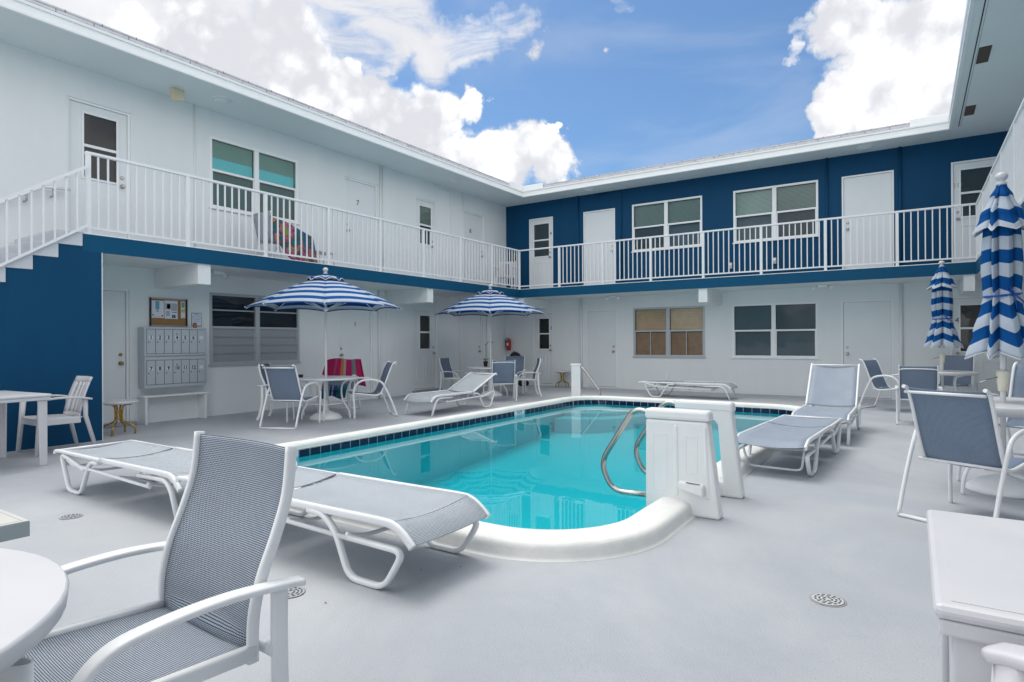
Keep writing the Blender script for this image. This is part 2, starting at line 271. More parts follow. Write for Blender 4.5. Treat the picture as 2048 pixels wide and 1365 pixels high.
# ================================================================== mesh helpers
class MB:
    def __init__(s): s.v = []; s.f = []; s.uv = {}; s.sm = set()
    def quad(s, a, b, c, d, uv=None):
        i = len(s.v); s.v += [Vector(a), Vector(b), Vector(c), Vector(d)]; s.f.append((i, i + 1, i + 2, i + 3))
        if uv: s.uv[len(s.f) - 1] = uv
        return s
    def box(s, x0, x1, y0, y1, z0, z1):
        i = len(s.v)
        s.v += [Vector(p) for p in ((x0, y0, z0), (x1, y0, z0), (x1, y1, z0), (x0, y1, z0), (x0, y0, z1), (x1, y0, z1), (x1, y1, z1), (x0, y1, z1))]
        for f in ((0, 3, 2, 1), (4, 5, 6, 7), (0, 1, 5, 4), (1, 2, 6, 5), (2, 3, 7, 6), (3, 0, 4, 7)): s.f.append(tuple(i + k for k in f))
        return s
    def prism(s, poly, a, b, mp):                       # poly = [(u,w)], extruded from a to b, mp(u,w,t) -> point
        n = len(poly); i = len(s.v)
        s.v += [Vector(mp(u, w, a)) for u, w in poly] + [Vector(mp(u, w, b)) for u, w in poly]
        s.f.append(tuple(range(i, i + n))[::-1]); s.f.append(tuple(range(i + n, i + 2 * n)))
        for k in range(n): s.f.append((i + k, i + (k + 1) % n, i + n + (k + 1) % n, i + n + k))
        return s
    def tube(s, pts, r, n=8, flat=None, closed=False, sm=True, cap=True, up=None, sq=1):
        pts = [Vector(p) for p in pts]; m = len(pts); i0 = len(s.v); prev = None
        rf = r if callable(r) else (lambda t: r)
        for k, p in enumerate(pts):
            if closed: d = pts[(k + 1) % m] - pts[k - 1]
            else: d = pts[min(k + 1, m - 1)] - pts[max(k - 1, 0)]
            d = d.normalized() if d.length > 1e-9 else Vector((0, 0, 1))
            if up is not None: a = Vector(up); a = a - d * a.dot(d)
            elif prev is None:
                a = Vector((0, 0, 1)) if abs(d.z) < .9 else Vector((1, 0, 0)); a = a - d * a.dot(d)
            else: a = prev - d * prev.dot(d)
            a = a.normalized() if a.length > 1e-6 else Vector((1, 0, 0))
            prev = a; b = d.cross(a); R_ = rf(k / max(1, m - 1))
            ra, rb = (R_ * flat[0], R_ * flat[1]) if flat else (R_, R_)
            for j in range(n):
                th = 2 * pi * (j + .5) / n
                ct_, st_ = cos(th), sin(th)
                if sq != 1: ct_, st_ = math.copysign(abs(ct_) ** sq, ct_), math.copysign(abs(st_) ** sq, st_)
                s.v.append(p + a * (ct_ * ra) + b * (st_ * rb))
        rings = m if closed else m - 1
        for k in range(rings):
            for j in range(n):
                a0 = i0 + k * n + j; a1 = i0 + k * n + (j + 1) % n; b0 = i0 + ((k + 1) % m) * n + j; b1 = i0 + ((k + 1) % m) * n + (j + 1) % n
                s.f.append((a0, a1, b1, b0));
                if sm: s.sm.add(len(s.f) - 1)
        if cap and not closed:
            s.f.append(tuple(i0 + j for j in range(n))[::-1]); s.f.append(tuple(i0 + (m - 1) * n + j for j in range(n)))
        return s
    def lathe(s, prof, n=24, c=(0, 0, 0), cap=True, sm=True):
        i0 = len(s.v); m = len(prof)
        for r, z in prof:
            for j in range(n): s.v.append(Vector((c[0] + r * cos(2 * pi * j / n), c[1] + r * sin(2 * pi * j / n), c[2] + z)))
        for k in range(m - 1):
            for j in range(n):
                s.f.append((i0 + k * n + j, i0 + k * n + (j + 1) % n, i0 + (k + 1) * n + (j + 1) % n, i0 + (k + 1) * n + j))
                if sm: s.sm.add(len(s.f) - 1)
        if cap:
            s.f.append(tuple(i0 + j for j in range(n))[::-1]); s.f.append(tuple(i0 + (m - 1) * n + j for j in range(n)))
        return s
    def grid(s, fn, nu, nv, uvf=None, sm=True):          # fn(u,v) in 0..1
        i0 = len(s.v)
        for a in range(nu + 1):
            for b in range(nv + 1): s.v.append(Vector(fn(a / nu, b / nv)))
        for a in range(nu):
            for b in range(nv):
                s.f.append((i0 + a * (nv + 1) + b, i0 + (a + 1) * (nv + 1) + b, i0 + (a + 1) * (nv + 1) + b + 1, i0 + a * (nv + 1) + b + 1))
                if sm: s.sm.add(len(s.f) - 1)
                if uvf: s.uv[len(s.f) - 1] = [uvf(a / nu, b / nv), uvf((a + 1) / nu, b / nv), uvf((a + 1) / nu, (b + 1) / nv), uvf(a / nu, (b + 1) / nv)]
        return s
def cr(pts, k=6, closed=False):                          # Catmull-Rom through points
    pts = [Vector(p) for p in pts]; n = len(pts); out = []
    for i in range(n if closed else n - 1):
        if closed: p0, p1, p2, p3 = pts[i - 1], pts[i], pts[(i + 1) % n], pts[(i + 2) % n]
        else: p0, p1, p2, p3 = pts[max(i - 1, 0)], pts[i], pts[i + 1], pts[min(i + 2, n - 1)]
        for j in range(k):
            t = j / k
            out.append(.5 * ((2 * p1) + (p2 - p0) * t + (2 * p0 - 5 * p1 + 4 * p2 - p3) * t * t + (3 * p1 - p0 - 3 * p2 + p3) * t ** 3))
    if not closed: out.append(pts[-1])
    return out
def fil(pts, r=.06, k=5):                                # polyline with rounded corners
    pts = [Vector(p) for p in pts]; out = [pts[0]]
    for i in range(1, len(pts) - 1):
        a, b, c = pts[i - 1], pts[i], pts[i + 1]; d1 = (a - b); d2 = (c - b); rr = min(r, d1.length * .45, d2.length * .45)
        p, q = b + d1.normalized() * rr, b + d2.normalized() * rr
        for j in range(k + 1):
            t = j / k; out.append(p * (1 - t) ** 2 + b * 2 * t * (1 - t) + q * t * t)
    out.append(pts[-1]); return out
def tag(o, label=None, cat=None, group=None, kind=None):
    if label: o['label'] = label
    if cat: o['category'] = cat
    if group: o['group'] = group
    if kind: o['kind'] = kind
    return o
def mk(name, mb, m, parent=None, bevel=0, solid=0, weld=False):
    vs = mb.v; org = Vector((0, 0, 0))
    if parent is None:
        xs = [v.x for v in vs]; ys = [v.y for v in vs]; zs = [v.z for v in vs]
        org = Vector(((min(xs) + max(xs)) / 2, (min(ys) + max(ys)) / 2, min(zs)))
    me = bpy.data.meshes.new(name); me.from_pydata([v - org for v in vs], [], mb.f); me.materials.append(m)
    if mb.uv:
        ul = me.uv_layers.new(name='UVMap')
        for fi, uvs in mb.uv.items():
            for li, u in zip(me.polygons[fi].loop_indices, uvs): ul.data[li].uv = u
    for fi in mb.sm: me.polygons[fi].use_smooth = True
    if weld or not mb.uv:
        bm = bmesh.new(); bm.from_mesh(me)
        if weld: bmesh.ops.remove_doubles(bm, verts=bm.verts, dist=1e-5)
        bmesh.ops.recalc_face_normals(bm, faces=bm.faces); bm.to_mesh(me); bm.free()
    o = bpy.data.objects.new(name, me); COL.objects.link(o); o.location = org
    if parent is not None:
        o.parent = parent
        if parent.get('_w'): o.location = -parent.location
    if bevel:
        b = o.modifiers.new('bevel', 'BEVEL'); b.width = bevel; b.segments = 2; b.limit_method = 'ANGLE'; b.angle_limit = radians(40)
    if solid:
        b = o.modifiers.new('solid', 'SOLIDIFY'); b.thickness = solid; b.offset = 0
    return o
def empty(name, loc, rz=0, sc=1, label=None, cat=None, group=None, world=False):
    o = bpy.data.objects.new(name, None); COL.objects.link(o); o.location = loc; o.rotation_euler = (0, 0, rz); o.scale = (sc,) * 3; o.empty_display_size = .1
    if world: o['_w'] = 1
    return tag(o, label, cat, group)
KIDS = {}
def kids(o): return [c for c in bpy.data.objects if c.parent is o]
def copy_tree(o, parent=None):
    c = o.copy(); COL.objects.link(c)
    if parent is not None: c.parent = parent
    for ch in kids(o): copy_tree(ch, c)
    return c
def dup(o, loc, rz, sc=1, label=None, group=None):
    c = copy_tree(o); c.location = loc; c.rotation_euler = (0, 0, rz); c.scale = (sc,) * 3
    if label: c['label'] = label
    if group: c['group'] = group
    return c
def text(name, body, size, pos, frame, m, parent, ext=.002, align='CENTER', bold=0):
    cu = bpy.data.curves.new(name, 'FONT'); cu.body = body; cu.size = size; cu.extrude = ext; cu.align_x = align; cu.align_y = 'CENTER'; cu.resolution_u = 3; cu.offset = bold
    to = bpy.data.objects.new('tmp', cu); COL.objects.link(to); bpy.context.view_layer.update()
    me = bpy.data.meshes.new_from_object(to.evaluated_get(bpy.context.evaluated_depsgraph_get())); bpy.data.objects.remove(to)
    ax = {'L': ((0, 1, 0), (0, 0, 1), (1, 0, 0)), 'B': ((1, 0, 0), (0, 0, 1), (0, -1, 0))}.get(frame, frame)
    M = Matrix.Identity(4)
    for i in range(3):
        for j in range(3): M[j][i] = ax[i][j]
    M.translation = Vector(pos); me.transform(M); me.materials.clear(); me.materials.append(m)
    o = bpy.data.objects.new(name, me); COL.objects.link(o)
    if parent is not None:
        o.parent = parent
        if parent.get('_w'): o.location = -parent.location
    return o
# ================================================================== the place: numbers
X0, Y0, XL, YB, XE, YE, XR, XRE, XRW = -9.861, 14.701, -8.595, 13.438, -8.818, 13.965, .931, .591, 2.2
HC, HS, HT, HR = 5.147, 2.378, 2.6, 3.632
def PT(fr, u, z, d): return (X0 + d, u, z) if fr == 'L' else (u, Y0 - d, z)
def wbox(mb, fr, u0, u1, z0, z1, d0, d1):
    return mb.box(X0 + d0, X0 + d1, u0, u1, z0, z1) if fr == 'L' else mb.box(u0, u1, Y0 - d1, Y0 - d0, z0, z1)
# ---- ground / deck with the pool cut out
PX0, PX1, PY0, PY1 = -5.95, -1.285, 2.83, 11.60          # outer coping line
def rrect(x0, x1, y0, y1, r, n=10):
    out = []
    for cx, cy, a0 in ((x1 - r, y0 + r, -90), (x1 - r, y1 - r, 0), (x0 + r, y1 - r, 90), (x0 + r, y0 + r, 180)):
        for k in range(n + 1):
            a = radians(a0 + 90 * k / n); out.append((cx + r * cos(a), cy + r * sin(a)))
    return out
IN = .255
outer = rrect(PX0, PX1, PY0, PY1, .82); inner = rrect(PX0 + IN, PX1 - IN, PY0 + IN, PY1 - IN, .82 - IN)
bm = bmesh.new()
def ring(bm, pts, z): return [bm.verts.new((x, y, z)) for x, y in pts]
big = [(-400, -400), (400, -400), (400, 400), (-400, 400)]
ov = ring(bm, big, 0); iv = ring(bm, rrect(PX0 + .05, PX1 - .05, PY0 + .05, PY1 - .05, .77), 0)
es = [bm.edges.new((ov[i], ov[(i + 1) % 4])) for i in range(4)] + [bm.edges.new((iv[i], iv[(i + 1) % len(iv)])) for i in range(len(iv))]
bmesh.ops.triangle_fill(bm, use_beauty=True, use_dissolve=False, edges=es)
bmesh.ops.recalc_face_normals(bm, faces=bm.faces)
me = bpy.data.meshes.new('ground'); bm.to_mesh(me); bm.free(); me.materials.append(DECKM)
if me.polygons[0].normal.z < 0: me.flip_normals()
g = bpy.data.objects.new('ground', me); COL.objects.link(g); tag(g, kind='structure')
def loft(rings, closed=True):
    mb = MB(); n = len(rings[0])
    for r in rings: mb.v += [Vector(p) for p in r]
    for k in range(len(rings) - 1):
        for j in range(n):
            mb.f.append((k * n + j, k * n + (j + 1) % n, (k + 1) * n + (j + 1) % n, (k + 1) * n + j)); mb.sm.add(len(mb.f) - 1)
    return mb
def off(d): return rrect(PX0 + d, PX1 - d, PY0 + d, PY1 - d, max(.05, .82 - d), 12)
prof = [(-.020, .0), (-.016, .005), (-.007, .008), (-.002, .02), (.002, .055), (.008, .075), (.020, .090), (.038, .098), (.08, .104), (.14, .112), (.18, .115), (.205, .112), (.228, .099), (.243, .078), (.25, .056), (.248, .038), (.262, .034)]
rngs = [[(x, y, z) for x, y in off(d)] for d, z in prof]
cop = mk('pool_coping', loft(rngs), COPE); tag(cop, 'raised white rounded coping running all round the turquoise pool', 'coping')
jm = mat('coping_joint_grime', (.50, .50, .47), .8)
def joint(j):
    mb = MB(); P = []
    for k in range(2, len(rngs)):
        p = Vector(rngs[k][j]); q = Vector(rngs[k][(j + 1) % len(rngs[k])]); t = (q - p).normalized() * .0022; d = (Vector(rngs[min(k + 1, len(rngs) - 1)][j]) - Vector(rngs[k - 1][j])).normalized(); nr = t.normalized().cross(d); nr = nr if nr.z > -.2 else -nr
        P.append((p - t + nr * .0009, p + t + nr * .0009))
    for a, b in zip(P, P[1:]): mb.quad(a[0], a[1], b[1], b[0])
    mk('joint', mb, jm, cop)
for j in (4, 9, 20, 30, 33, 46): joint(j)
# tile band
def band(mb, pts, z0, z1, useuv=True):
    L = 0; n = len(pts)
    for j in range(n):
        a, b = pts[j], pts[(j + 1) % n]; l = sqrt((a[0] - b[0]) ** 2 + (a[1] - b[1]) ** 2)
        mb.quad((*a, z0), (*b, z0), (*b, z1), (*a, z1), [(L, z0 + .07), (L + l, z0 + .07), (L + l, z1 + .07), (L, z1 + .07)]); L += l
    return mb
WL = -.032
tb = mk('pool_tile_band', band(MB(), off(.258), -.052, .04), TILE); tag(tb, 'navy tiles in one row along the waterline under the coping', 'tile band')
# pool shell
sh = MB(); band(sh, off(.26), -1.02, -.05); fl = off(.26); i0 = len(sh.v); sh.v += [Vector((x, y, -1.0 + .072 * (y - 2.8))) for x, y in fl]; sh.f.append(tuple(range(i0, i0 + len(fl)))); sh.uv = {}
tag(mk('pool_basin', sh, POOLM), kind='structure')
wt = MB(); i0 = 0; fl = off(.257); wt.v = [Vector((x, y, WL)) for x, y in fl]; wt.f = [tuple(range(len(fl)))]
w_ = mk('pool_water', wt, WATER); tag(w_, kind='structure')
if w_.data.polygons[0].normal.z < 0: w_.data.flip_normals()
# corner steps under water
for k, (r, z) in enumerate(((.60, -.07), (.95, -.14), (1.30, -.21))):
    st = MB(); cx, cy = PX0 + .3, PY1 - .3
    pl = [(cx, cy)] + [(cx + r * cos(a), cy - r * sin(a)) for a in [i * pi / 2 / 12 for i in range(13)]]
    st.prism(pl, -.60, z, lambda u, w, t: (u, w, t)); o = mk('pool_step', st, POOLM, bevel=.02)
    tag(o, ['top', 'middle', 'lowest'][k] + ' curved step under water in the far left pool corner', 'pool step')
# depth markers
for yy, s in ((8.87, '9 FT'), (4.17, '9 FT')):
    t_ = empty('depth_marker', (PX0 + .262, yy, -.03), world=True, label='white %s depth marker tile %s' % (s, 'midway along the far pool wall' if yy > 5 else 'at the near end of the far pool wall'), cat='depth marker')
    mk('tile', MB().box(PX0 + .257, PX0 + .264, yy - .16, yy + .16, -.05, .035), PAPER, t_)
    text('number', s, .085, (PX0 + .266, yy, .0), 'L', INK, t_, .001)
FR = ((0, 1, 0), (-1, 0, 0), (0, 0, 1))
for yy in (4.55,):
    t_ = text('depth_lettering', '9 FT', .13, (PX0 + .12, yy, .1175), FR, mat('faded_grey_paint', (.42, .40, .42), .7), None, .0006)
    tag(t_, 'faded 9 FT painted on top of the far side coping', 'depth marking')
# drains
dm = MB(); dm.lathe([(.066, .002), (.07, .004), (.066, .005)], 24)
hl = MB()
for k in range(3):
    rr = (.018, .036, .053)[k]; n = (5, 9, 13)[k]
    for j in range(n):
        a = 2 * pi * j / n + k * .3; hl.box(0, 0, 0, 0, 0, 0); i = len(hl.v) - 8
        for q in range(8):
            lx = (-1, 1, 1, -1)[q % 4] * .008; ly = (-1, -1, 1, 1)[q % 4] * .0042; z = .0052 if q < 4 else .0058
            hl.v[i + q] = Vector((rr * cos(a) - sin(a) * lx + cos(a) * ly, rr * sin(a) + cos(a) * lx + sin(a) * ly, z))
for (x, y), lb in (((-.34, 3.2), 'round white floor drain with rusty rim on the open deck at right'), ((-4.97, 1.88), 'round floor drain in the deck beneath the left flat lounger'), ((-2.54, 1.885), 'round floor drain just behind the foreground high-back chair')):
    t_ = empty('floor_drain', (x, y, 0), label=lb, cat='drain', group='round drains in the deck')
    mk('grate', dm, mat('pale_grey_drain', (.50, .51, .52), .5) if x > -1 else DECKM, t_); mk('holes', hl, DARK, t_)
rs = MB(); rs.lathe([(.066, .0012), (.078, .0016), (.08, .0012)], 20, (-.34, 3.2, 0)); 
tag(mk('rust_stain', rs, mat('rust_stained_paint', (.42, .39, .37), .7, noise_amt=.4, noise_scale=30)), 'thin brown rust ring around the right floor drain', 'stain')

# ================================================================== building
B_ = empty('motel_building', (X0, Y0, 0), world=True, label='white and blue two-storey motel wrapped around the pool court', cat='building')
def wall(fr, u0, u1, z0, z1, holes, m, name='wall', rev=.09, label=None):
    us = sorted({u0, u1, *[h[0] for h in holes], *[h[1] for h in holes]}); zs = sorted({z0, z1, *[h[2] for h in holes], *[h[3] for h in holes]})
    mb = MB()
    for a, b in zip(us, us[1:]):
        for c, d in zip(zs, zs[1:]):
            if any(h[0] <= a + 1e-6 and h[1] >= b - 1e-6 and h[2] <= c + 1e-6 and h[3] >= d - 1e-6 for h in holes): continue
            mb.quad(PT(fr, a, c, 0), PT(fr, b, c, 0), PT(fr, b, d, 0), PT(fr, a, d, 0))
    for a, b, c, d in [h[:4] for h in holes]:
        mb.quad(PT(fr, a, c, 0), PT(fr, a, d, 0), PT(fr, a, d, -rev), PT(fr, a, c, -rev)); mb.quad(PT(fr, b, c, 0), PT(fr, b, d, 0), PT(fr, b, d, -rev), PT(fr, b, c, -rev))
        mb.quad(PT(fr, a, d, 0), PT(fr, b, d, 0), PT(fr, b, d, -rev), PT(fr, a, d, -rev)); mb.quad(PT(fr, a, c, 0), PT(fr, b, c, 0), PT(fr, b, c, -rev), PT(fr, a, c, -rev))
    o = mk(name, mb, m, B_, weld=True)
    if label: o['label'] = label
    return o
LU = dict(d1=(3.70, 4.53), w=(5.76, 7.52), d7=(8.69, 9.61), d8=(10.84, 11.59), d8b=(12.72, 13.64))
LL = dict(d0=(3.62, 4.50), w=(5.75, 7.54), d1=(8.50, 9.45), d2=(10.74, 11.62), d3=(12.58, 13.52))
ZD, ZU = 2.04, 4.69
wall('L', -6, Y0, 0, HS + .1, [(*LL['d0'], .03, ZD), (*LL['w'], .86, 2.08), (*LL['d1'], .04, ZD), (*LL['d2'], .10, ZD), (*LL['d3'], .04, ZD)], WHITE)
wall('L', -6, Y0, HS + .1, HC + .01, [(*LU['d1'], 2.65, 4.70), (*LU['w'], 3.52, 4.72), (*LU['d7'], 2.65, ZU), (*LU['d8'], 2.65, 4.69), (*LU['d8b'], 2.65, 4.70)], WHITE)
BL = dict(d3=(-8.96, -8.31), dp=(-7.28, -6.41), w1=(-5.96, -4.15), w2=(-3.52, -1.72), dr=(-1.27, -.34), d4=(.62, 1.5))
BU = dict(d9=(-9.07, -8.30), dp=(-7.36, -6.45), w1=(-5.98, -4.2), w2=(-3.48, -1.70), dr=(-1.25, -.31), d10=(.64, 1.52))
wall('B', X0, XRW, 0, HT - .05, [(*BL['d3'], .06, ZD), (*BL['dp'], .03, ZD + .02), (*BL['w1'], .84, 2.07), (*BL['w2'], .84, 2.07), (*BL['dr'], .01, ZD + .02), (*BL['d4'], .03, ZD + .02)], WHITE, rev=.09)
wall('B', X0, XRW, HT - .05, HC + .01, [(*BU['d9'], 2.65, ZU), (*BU['dp'], 2.65, ZU), (*BU['w1'], 3.51, 4.71), (*BU['w2'], 3.5, 4.71), (*BU['dr'], 2.65, 4.70), (*BU['d10'], 2.65, 4.69)], BLUE, rev=.09, label='dark blue upper wall of the far wing')
mk('wall', MB().quad((XRW, -6, 0), (XRW, Y0, 0), (XRW, Y0, HC), (XRW, -6, HC)), WHITE, B_)
# shallow boxes behind the openings, coloured dark for unlit rooms
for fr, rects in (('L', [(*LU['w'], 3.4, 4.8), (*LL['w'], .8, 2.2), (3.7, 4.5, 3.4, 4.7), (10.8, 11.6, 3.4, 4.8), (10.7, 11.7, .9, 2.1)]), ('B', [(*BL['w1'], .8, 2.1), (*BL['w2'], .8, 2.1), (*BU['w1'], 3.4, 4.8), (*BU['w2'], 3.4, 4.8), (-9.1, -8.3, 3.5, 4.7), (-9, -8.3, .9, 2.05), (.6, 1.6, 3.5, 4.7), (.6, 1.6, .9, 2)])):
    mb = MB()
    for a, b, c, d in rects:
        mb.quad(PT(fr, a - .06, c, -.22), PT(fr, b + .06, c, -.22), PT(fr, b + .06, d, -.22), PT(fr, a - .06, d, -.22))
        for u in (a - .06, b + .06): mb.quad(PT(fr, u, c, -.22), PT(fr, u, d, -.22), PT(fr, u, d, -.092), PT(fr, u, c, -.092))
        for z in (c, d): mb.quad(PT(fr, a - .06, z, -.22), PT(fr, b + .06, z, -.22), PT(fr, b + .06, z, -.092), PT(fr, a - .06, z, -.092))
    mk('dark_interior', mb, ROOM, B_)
def slats(mb, fr, u0, u1, z0, z1, d, step=.03, tilt=.6):
    z = z0 + step / 2
    while z < z1:
        h = step * .5 * tilt * 1.6
        mb.quad(PT(fr, u0, z - h, d + .008), PT(fr, u1, z - h, d + .008), PT(fr, u1, z + h, d - .008), PT(fr, u0, z + h, d - .008)); z += step
    return mb
def window(fr, u0, u1, z0, z1, fm, up, lo, meet=.5, dep=.04, fw=.045, munt=False, step=.03, proud=.012, lower_glass=True):
    w = mk('window', MB(), fm, B_) if False else None
    um = (u0 + u1) / 2; f = MB(); zm = z0 + (z1 - z0) * meet
    for a, b, c, d in ((u0, u0 + fw, z0, z1), (u1 - fw, u1, z0, z1), (u0 + fw, u1 - fw, z1 - fw, z1), (u0 + fw, u1 - fw, z0, z0 + fw), (um - .045, um + .045, z0 + fw, z1 - fw)): wbox(f, fr, a, b, c, d, -dep, proud)
    for a, b in ((u0 + fw, um - .045), (um + .045, u1 - fw)):
        wbox(f, fr, a, b, zm - .02, zm + .02, -dep + .004, proud - .006)
        wbox(f, fr, a, a + .018, z0 + fw, zm - .02, -dep, proud - .012); wbox(f, fr, b - .018, b, z0 + fw, zm - .02, -dep, proud - .012)
        if munt: wbox(f, fr, (a + b) / 2 - .01, (a + b) / 2 + .01, z0 + fw, zm - .02, -dep, proud - .014)
    w = mk('window', f, fm, B_, bevel=.004)
    wbox_s = MB(); wbox(wbox_s, fr, u0 - .02, u1 + .02, z0 - .025, z0 + .002, -.02, .035); mk('sill', wbox_s, fm, w, bevel=.004)
    for a, b in ((u0 + fw, um - .045), (um + .045, u1 - fw)):
        for c, d, M_ in ((zm + .02, z1 - fw, up), (z0 + fw, zm - .02, lo)):
            if M_ is GRAYP:
                s_ = MB()
                for q in range(4):
                    za, zb = c + (d - c) * q / 4, c + (d - c) * (q + 1) / 4
                    s_.quad(PT(fr, a, za, -.004), PT(fr, b, za, -.004), PT(fr, b, zb + .004, -.022), PT(fr, a, zb + .004, -.022))
                mk('louver', s_, GRAYP, w); continue
            p_ = MB().quad(PT(fr, a, c, -.02), PT(fr, b, c, -.02), PT(fr, b, d, -.02), PT(fr, a, d, -.02)); mk('pane', p_, GLASS, w)
            if M_ in (TEAL,):
                zq = c + (d - c) * .42
                mk('shade', MB().quad(PT(fr, a, zq, -.06), PT(fr, b, zq, -.06), PT(fr, b, d, -.06), PT(fr, a, d, -.06)), M_, w); mk('shade', MB().quad(PT(fr, a, c, -.061), PT(fr, b, c, -.061), PT(fr, b, zq, -.061), PT(fr, a, zq, -.061)), TURQ, w)  # lower strip is a painted reflection, upper one the roller shade
            elif M_ is DTEAL: mk('shade', MB().quad(PT(fr, a, c, -.06), PT(fr, b, c, -.06), PT(fr, b, d, -.06), PT(fr, a, d, -.06)), M_, w)
            elif M_ is not None: mk('blind', slats(MB(), fr, a, b, c, d, -.07, step), M_, w)
    return w
TURQ = mat('turquoise_reflection', (.09, .70, .75), .6, noise_amt=.1)  # turquoise reflection in the glass, painted as a flat strip behind it
DTEAL = mat('dark_teal_shade', (.012, .14, .14), .7)
window('L', *LU['w'], 3.52, 4.72, TRIM, TEAL, DTEAL, .53)
window('L', *LL['w'], .86, 2.08, FRAMEG, None, GRAYP, .52)
jb = MB()
for a, b in ((5.80, 6.59), (6.69, 7.49)): wbox(jb, 'L', a, b, 1.78, 1.80, -.03, .004)
mk('louver_bar', jb, FRAMEG, B_)
window('B', *BL['w1'], .84, 2.07, FRAMEG, BAMB, BAMBD, .52, munt=True, step=.04)
window('B', *BL['w2'], .84, 2.07, TRIM, BLINDD, SCREEN, .5, step=.026)
window('B', *BU['w1'], 3.51, 4.71, TRIM, BLINDG, SCREEN, .5, step=.028)
window('B', *BU['w2'], 3.5, 4.71, TRIM, BLINDG, SCREEN, .5, step=.028)
def door(fr, u0, u1, z0, z1, num=None, hinge=1, lite=False, knob=NICKEL, rec=.07, lever=False, npos=None, panels=True, wide=.44, bl=None, nummat=INK, label=None, knz=(.93, 1.06), nsize=.12):
    """hinge=+1: the knob is at the u0 side, -1: at the u1 side"""
    f = MB(); t = .035
    dd = mk('door', MB(), DOOR, B_) if False else None
    a, b, c, d = u0 + t, u1 - t, z0 + .01, z1 - t
    lf = MB()
    if lite:
        gw = (b - a) * wide; uc = (a + b) / 2 + (hinge * -.0); ga, gb = uc - gw / 2 - .02 * hinge, uc + gw / 2 - .02 * hinge
        if wide > .6: ga, gb = a + .12, b - .1
        gz0, gz1 = z0 + .97, z1 - .17
        for q in ((a, ga, c, d), (gb, b, c, d), (ga, gb, gz1, d), (ga, gb, c, gz0)): wbox(lf, fr, *q, -rec - .03, -rec)
        lf2 = MB()
        for q in ((ga - .03, ga, gz0 - .03, gz1 + .03), (gb, gb + .03, gz0 - .03, gz1 + .03), (ga, gb, gz1, gz1 + .03), (ga, gb, gz0 - .03, gz0), (ga, gb, (gz0 + gz1) / 2 - .02, (gz0 + gz1) / 2 + .02)): wbox(lf2, fr, *q, -rec - .02, -rec + .016)
        if panels:
            w2 = (b - a - .3) / 2
            for k in range(2):
                pa = a + .11 + k * (w2 + .08)
                for q in ((pa, pa + w2, z0 + .78, z0 + .79), (pa, pa + w2, z0 + .14, z0 + .15), (pa, pa + .01, z0 + .15, z0 + .78), (pa + w2 - .01, pa + w2, z0 + .15, z0 + .78)): wbox(lf2, fr, *q, -rec, -rec + .014)
    else: wbox(lf, fr, a, b, c, d, -rec - .035, -rec)
    o = mk('door', lf, DOOR, B_)
    if label: o['label'] = label
    if lite:
        mk('trim', lf2, TRIM, o, bevel=.003)
        mk('pane', MB().quad(PT(fr, ga, gz0, -rec - .008), PT(fr, gb, gz0, -rec - .008), PT(fr, gb, gz1, -rec - .008), PT(fr, ga, gz1, -rec - .008)), GLASS, o)
        if bl:
            mk('blind', slats(MB(), fr, ga, gb, (gz0 + gz1) / 2, gz1, -rec - .03, .03), bl, o); mk('blind', slats(MB(), fr, ga, gb, gz0, (gz0 + gz1) / 2, -rec - .03, .03), SCREEN, o)
    for q in ((u0, u0 + t - .004, z0, z1), (u1 - t + .004, u1, z0, z1), (u0 + t - .004, u1 - t + .004, z1 - t + .004, z1)): wbox(f, fr, *q, -rec - .03, -rec + .028)
    mk('frame', f, TRIM, o)
    gp = MB(); wbox(gp, fr, u0, u1, z0, z1, -rec - .06, -rec - .05); mk('gap', gp, DARK, o)
    ku = a + .07 if hinge > 0 else b - .07
    for z, r in ((z0 + knz[0], .030), (z0 + knz[1], .026)):
        kb = MB(); n = 12
        pr = [(r, 0), (r, .008), (.014, .012), (.014, .03), (r * .9, .036), (r * .95, .055), (r * .6, .066)] if z < z0 + 1 else [(r, 0), (r, .014), (r * .7, .02)]
        i0 = len(kb.v)
        for rr, dd_ in pr:
            for j in range(n):
                aa = 2 * pi * j / n; kb.v.append(Vector(PT(fr, ku + rr * cos(aa), z + rr * sin(aa), -rec + dd_)))
        for q in range(len(pr) - 1):
            for j in range(n): kb.f.append((i0 + q * n + j, i0 + q * n + (j + 1) % n, i0 + (q + 1) * n + (j + 1) % n, i0 + (q + 1) * n + j)); kb.sm.add(len(kb.f) - 1)
        kb.f.append(tuple(i0 + (len(pr) - 1) * n + j for j in range(n)))
        mk('knob' if z < z0 + 1 else 'deadbolt', kb, knob, o)
    if num:
        nu, nz = npos; text('number', num, nsize, PT(fr, nu, nz, -rec + .003), fr, nummat, o, .002)
    return o
STEP = mat('grey_door_step', (.30, .33, .36), .6)
door('L', *LL['d0'], .03, ZD, hinge=-1, knob=BRASS, rec=.05, knz=(.90, 1.03))
door('L', *LL['d1'], .04, ZD, '1', 1, npos=(8.99, 1.62), rec=.05, nsize=.14)
door('L', *LL['d2'], .10, ZD, '2', -1, lite=True, npos=(11.40, 1.6), rec=.05, bl=None, knz=(.86, 1.0))
door('L', *LL['d3'], .04, ZD, hinge=-1, rec=.05)
door('L', *LU['d1'], 2.65, 4.70, None, -1, lite=True, wide=.56, rec=.05, panels=False)
door('L', *LU['d7'], 2.65, ZU, '7', 1, npos=(9.08, 4.21), rec=.05, nsize=.16)
door('L', *LU['d8'], 2.65, 4.69, None, -1, lite=True, wide=.6, rec=.05, bl=BLINDG)
door('L', *LU['d8b'], 2.65, 4.70, '8', -1, npos=(13.05, 4.2), rec=.05, nsize=.16)
door('B', *BL['d3'], .06, ZD, '3', -1, lite=True, wide=.66 - .12, npos=(-8.40, 1.6), rec=.04, bl=None)
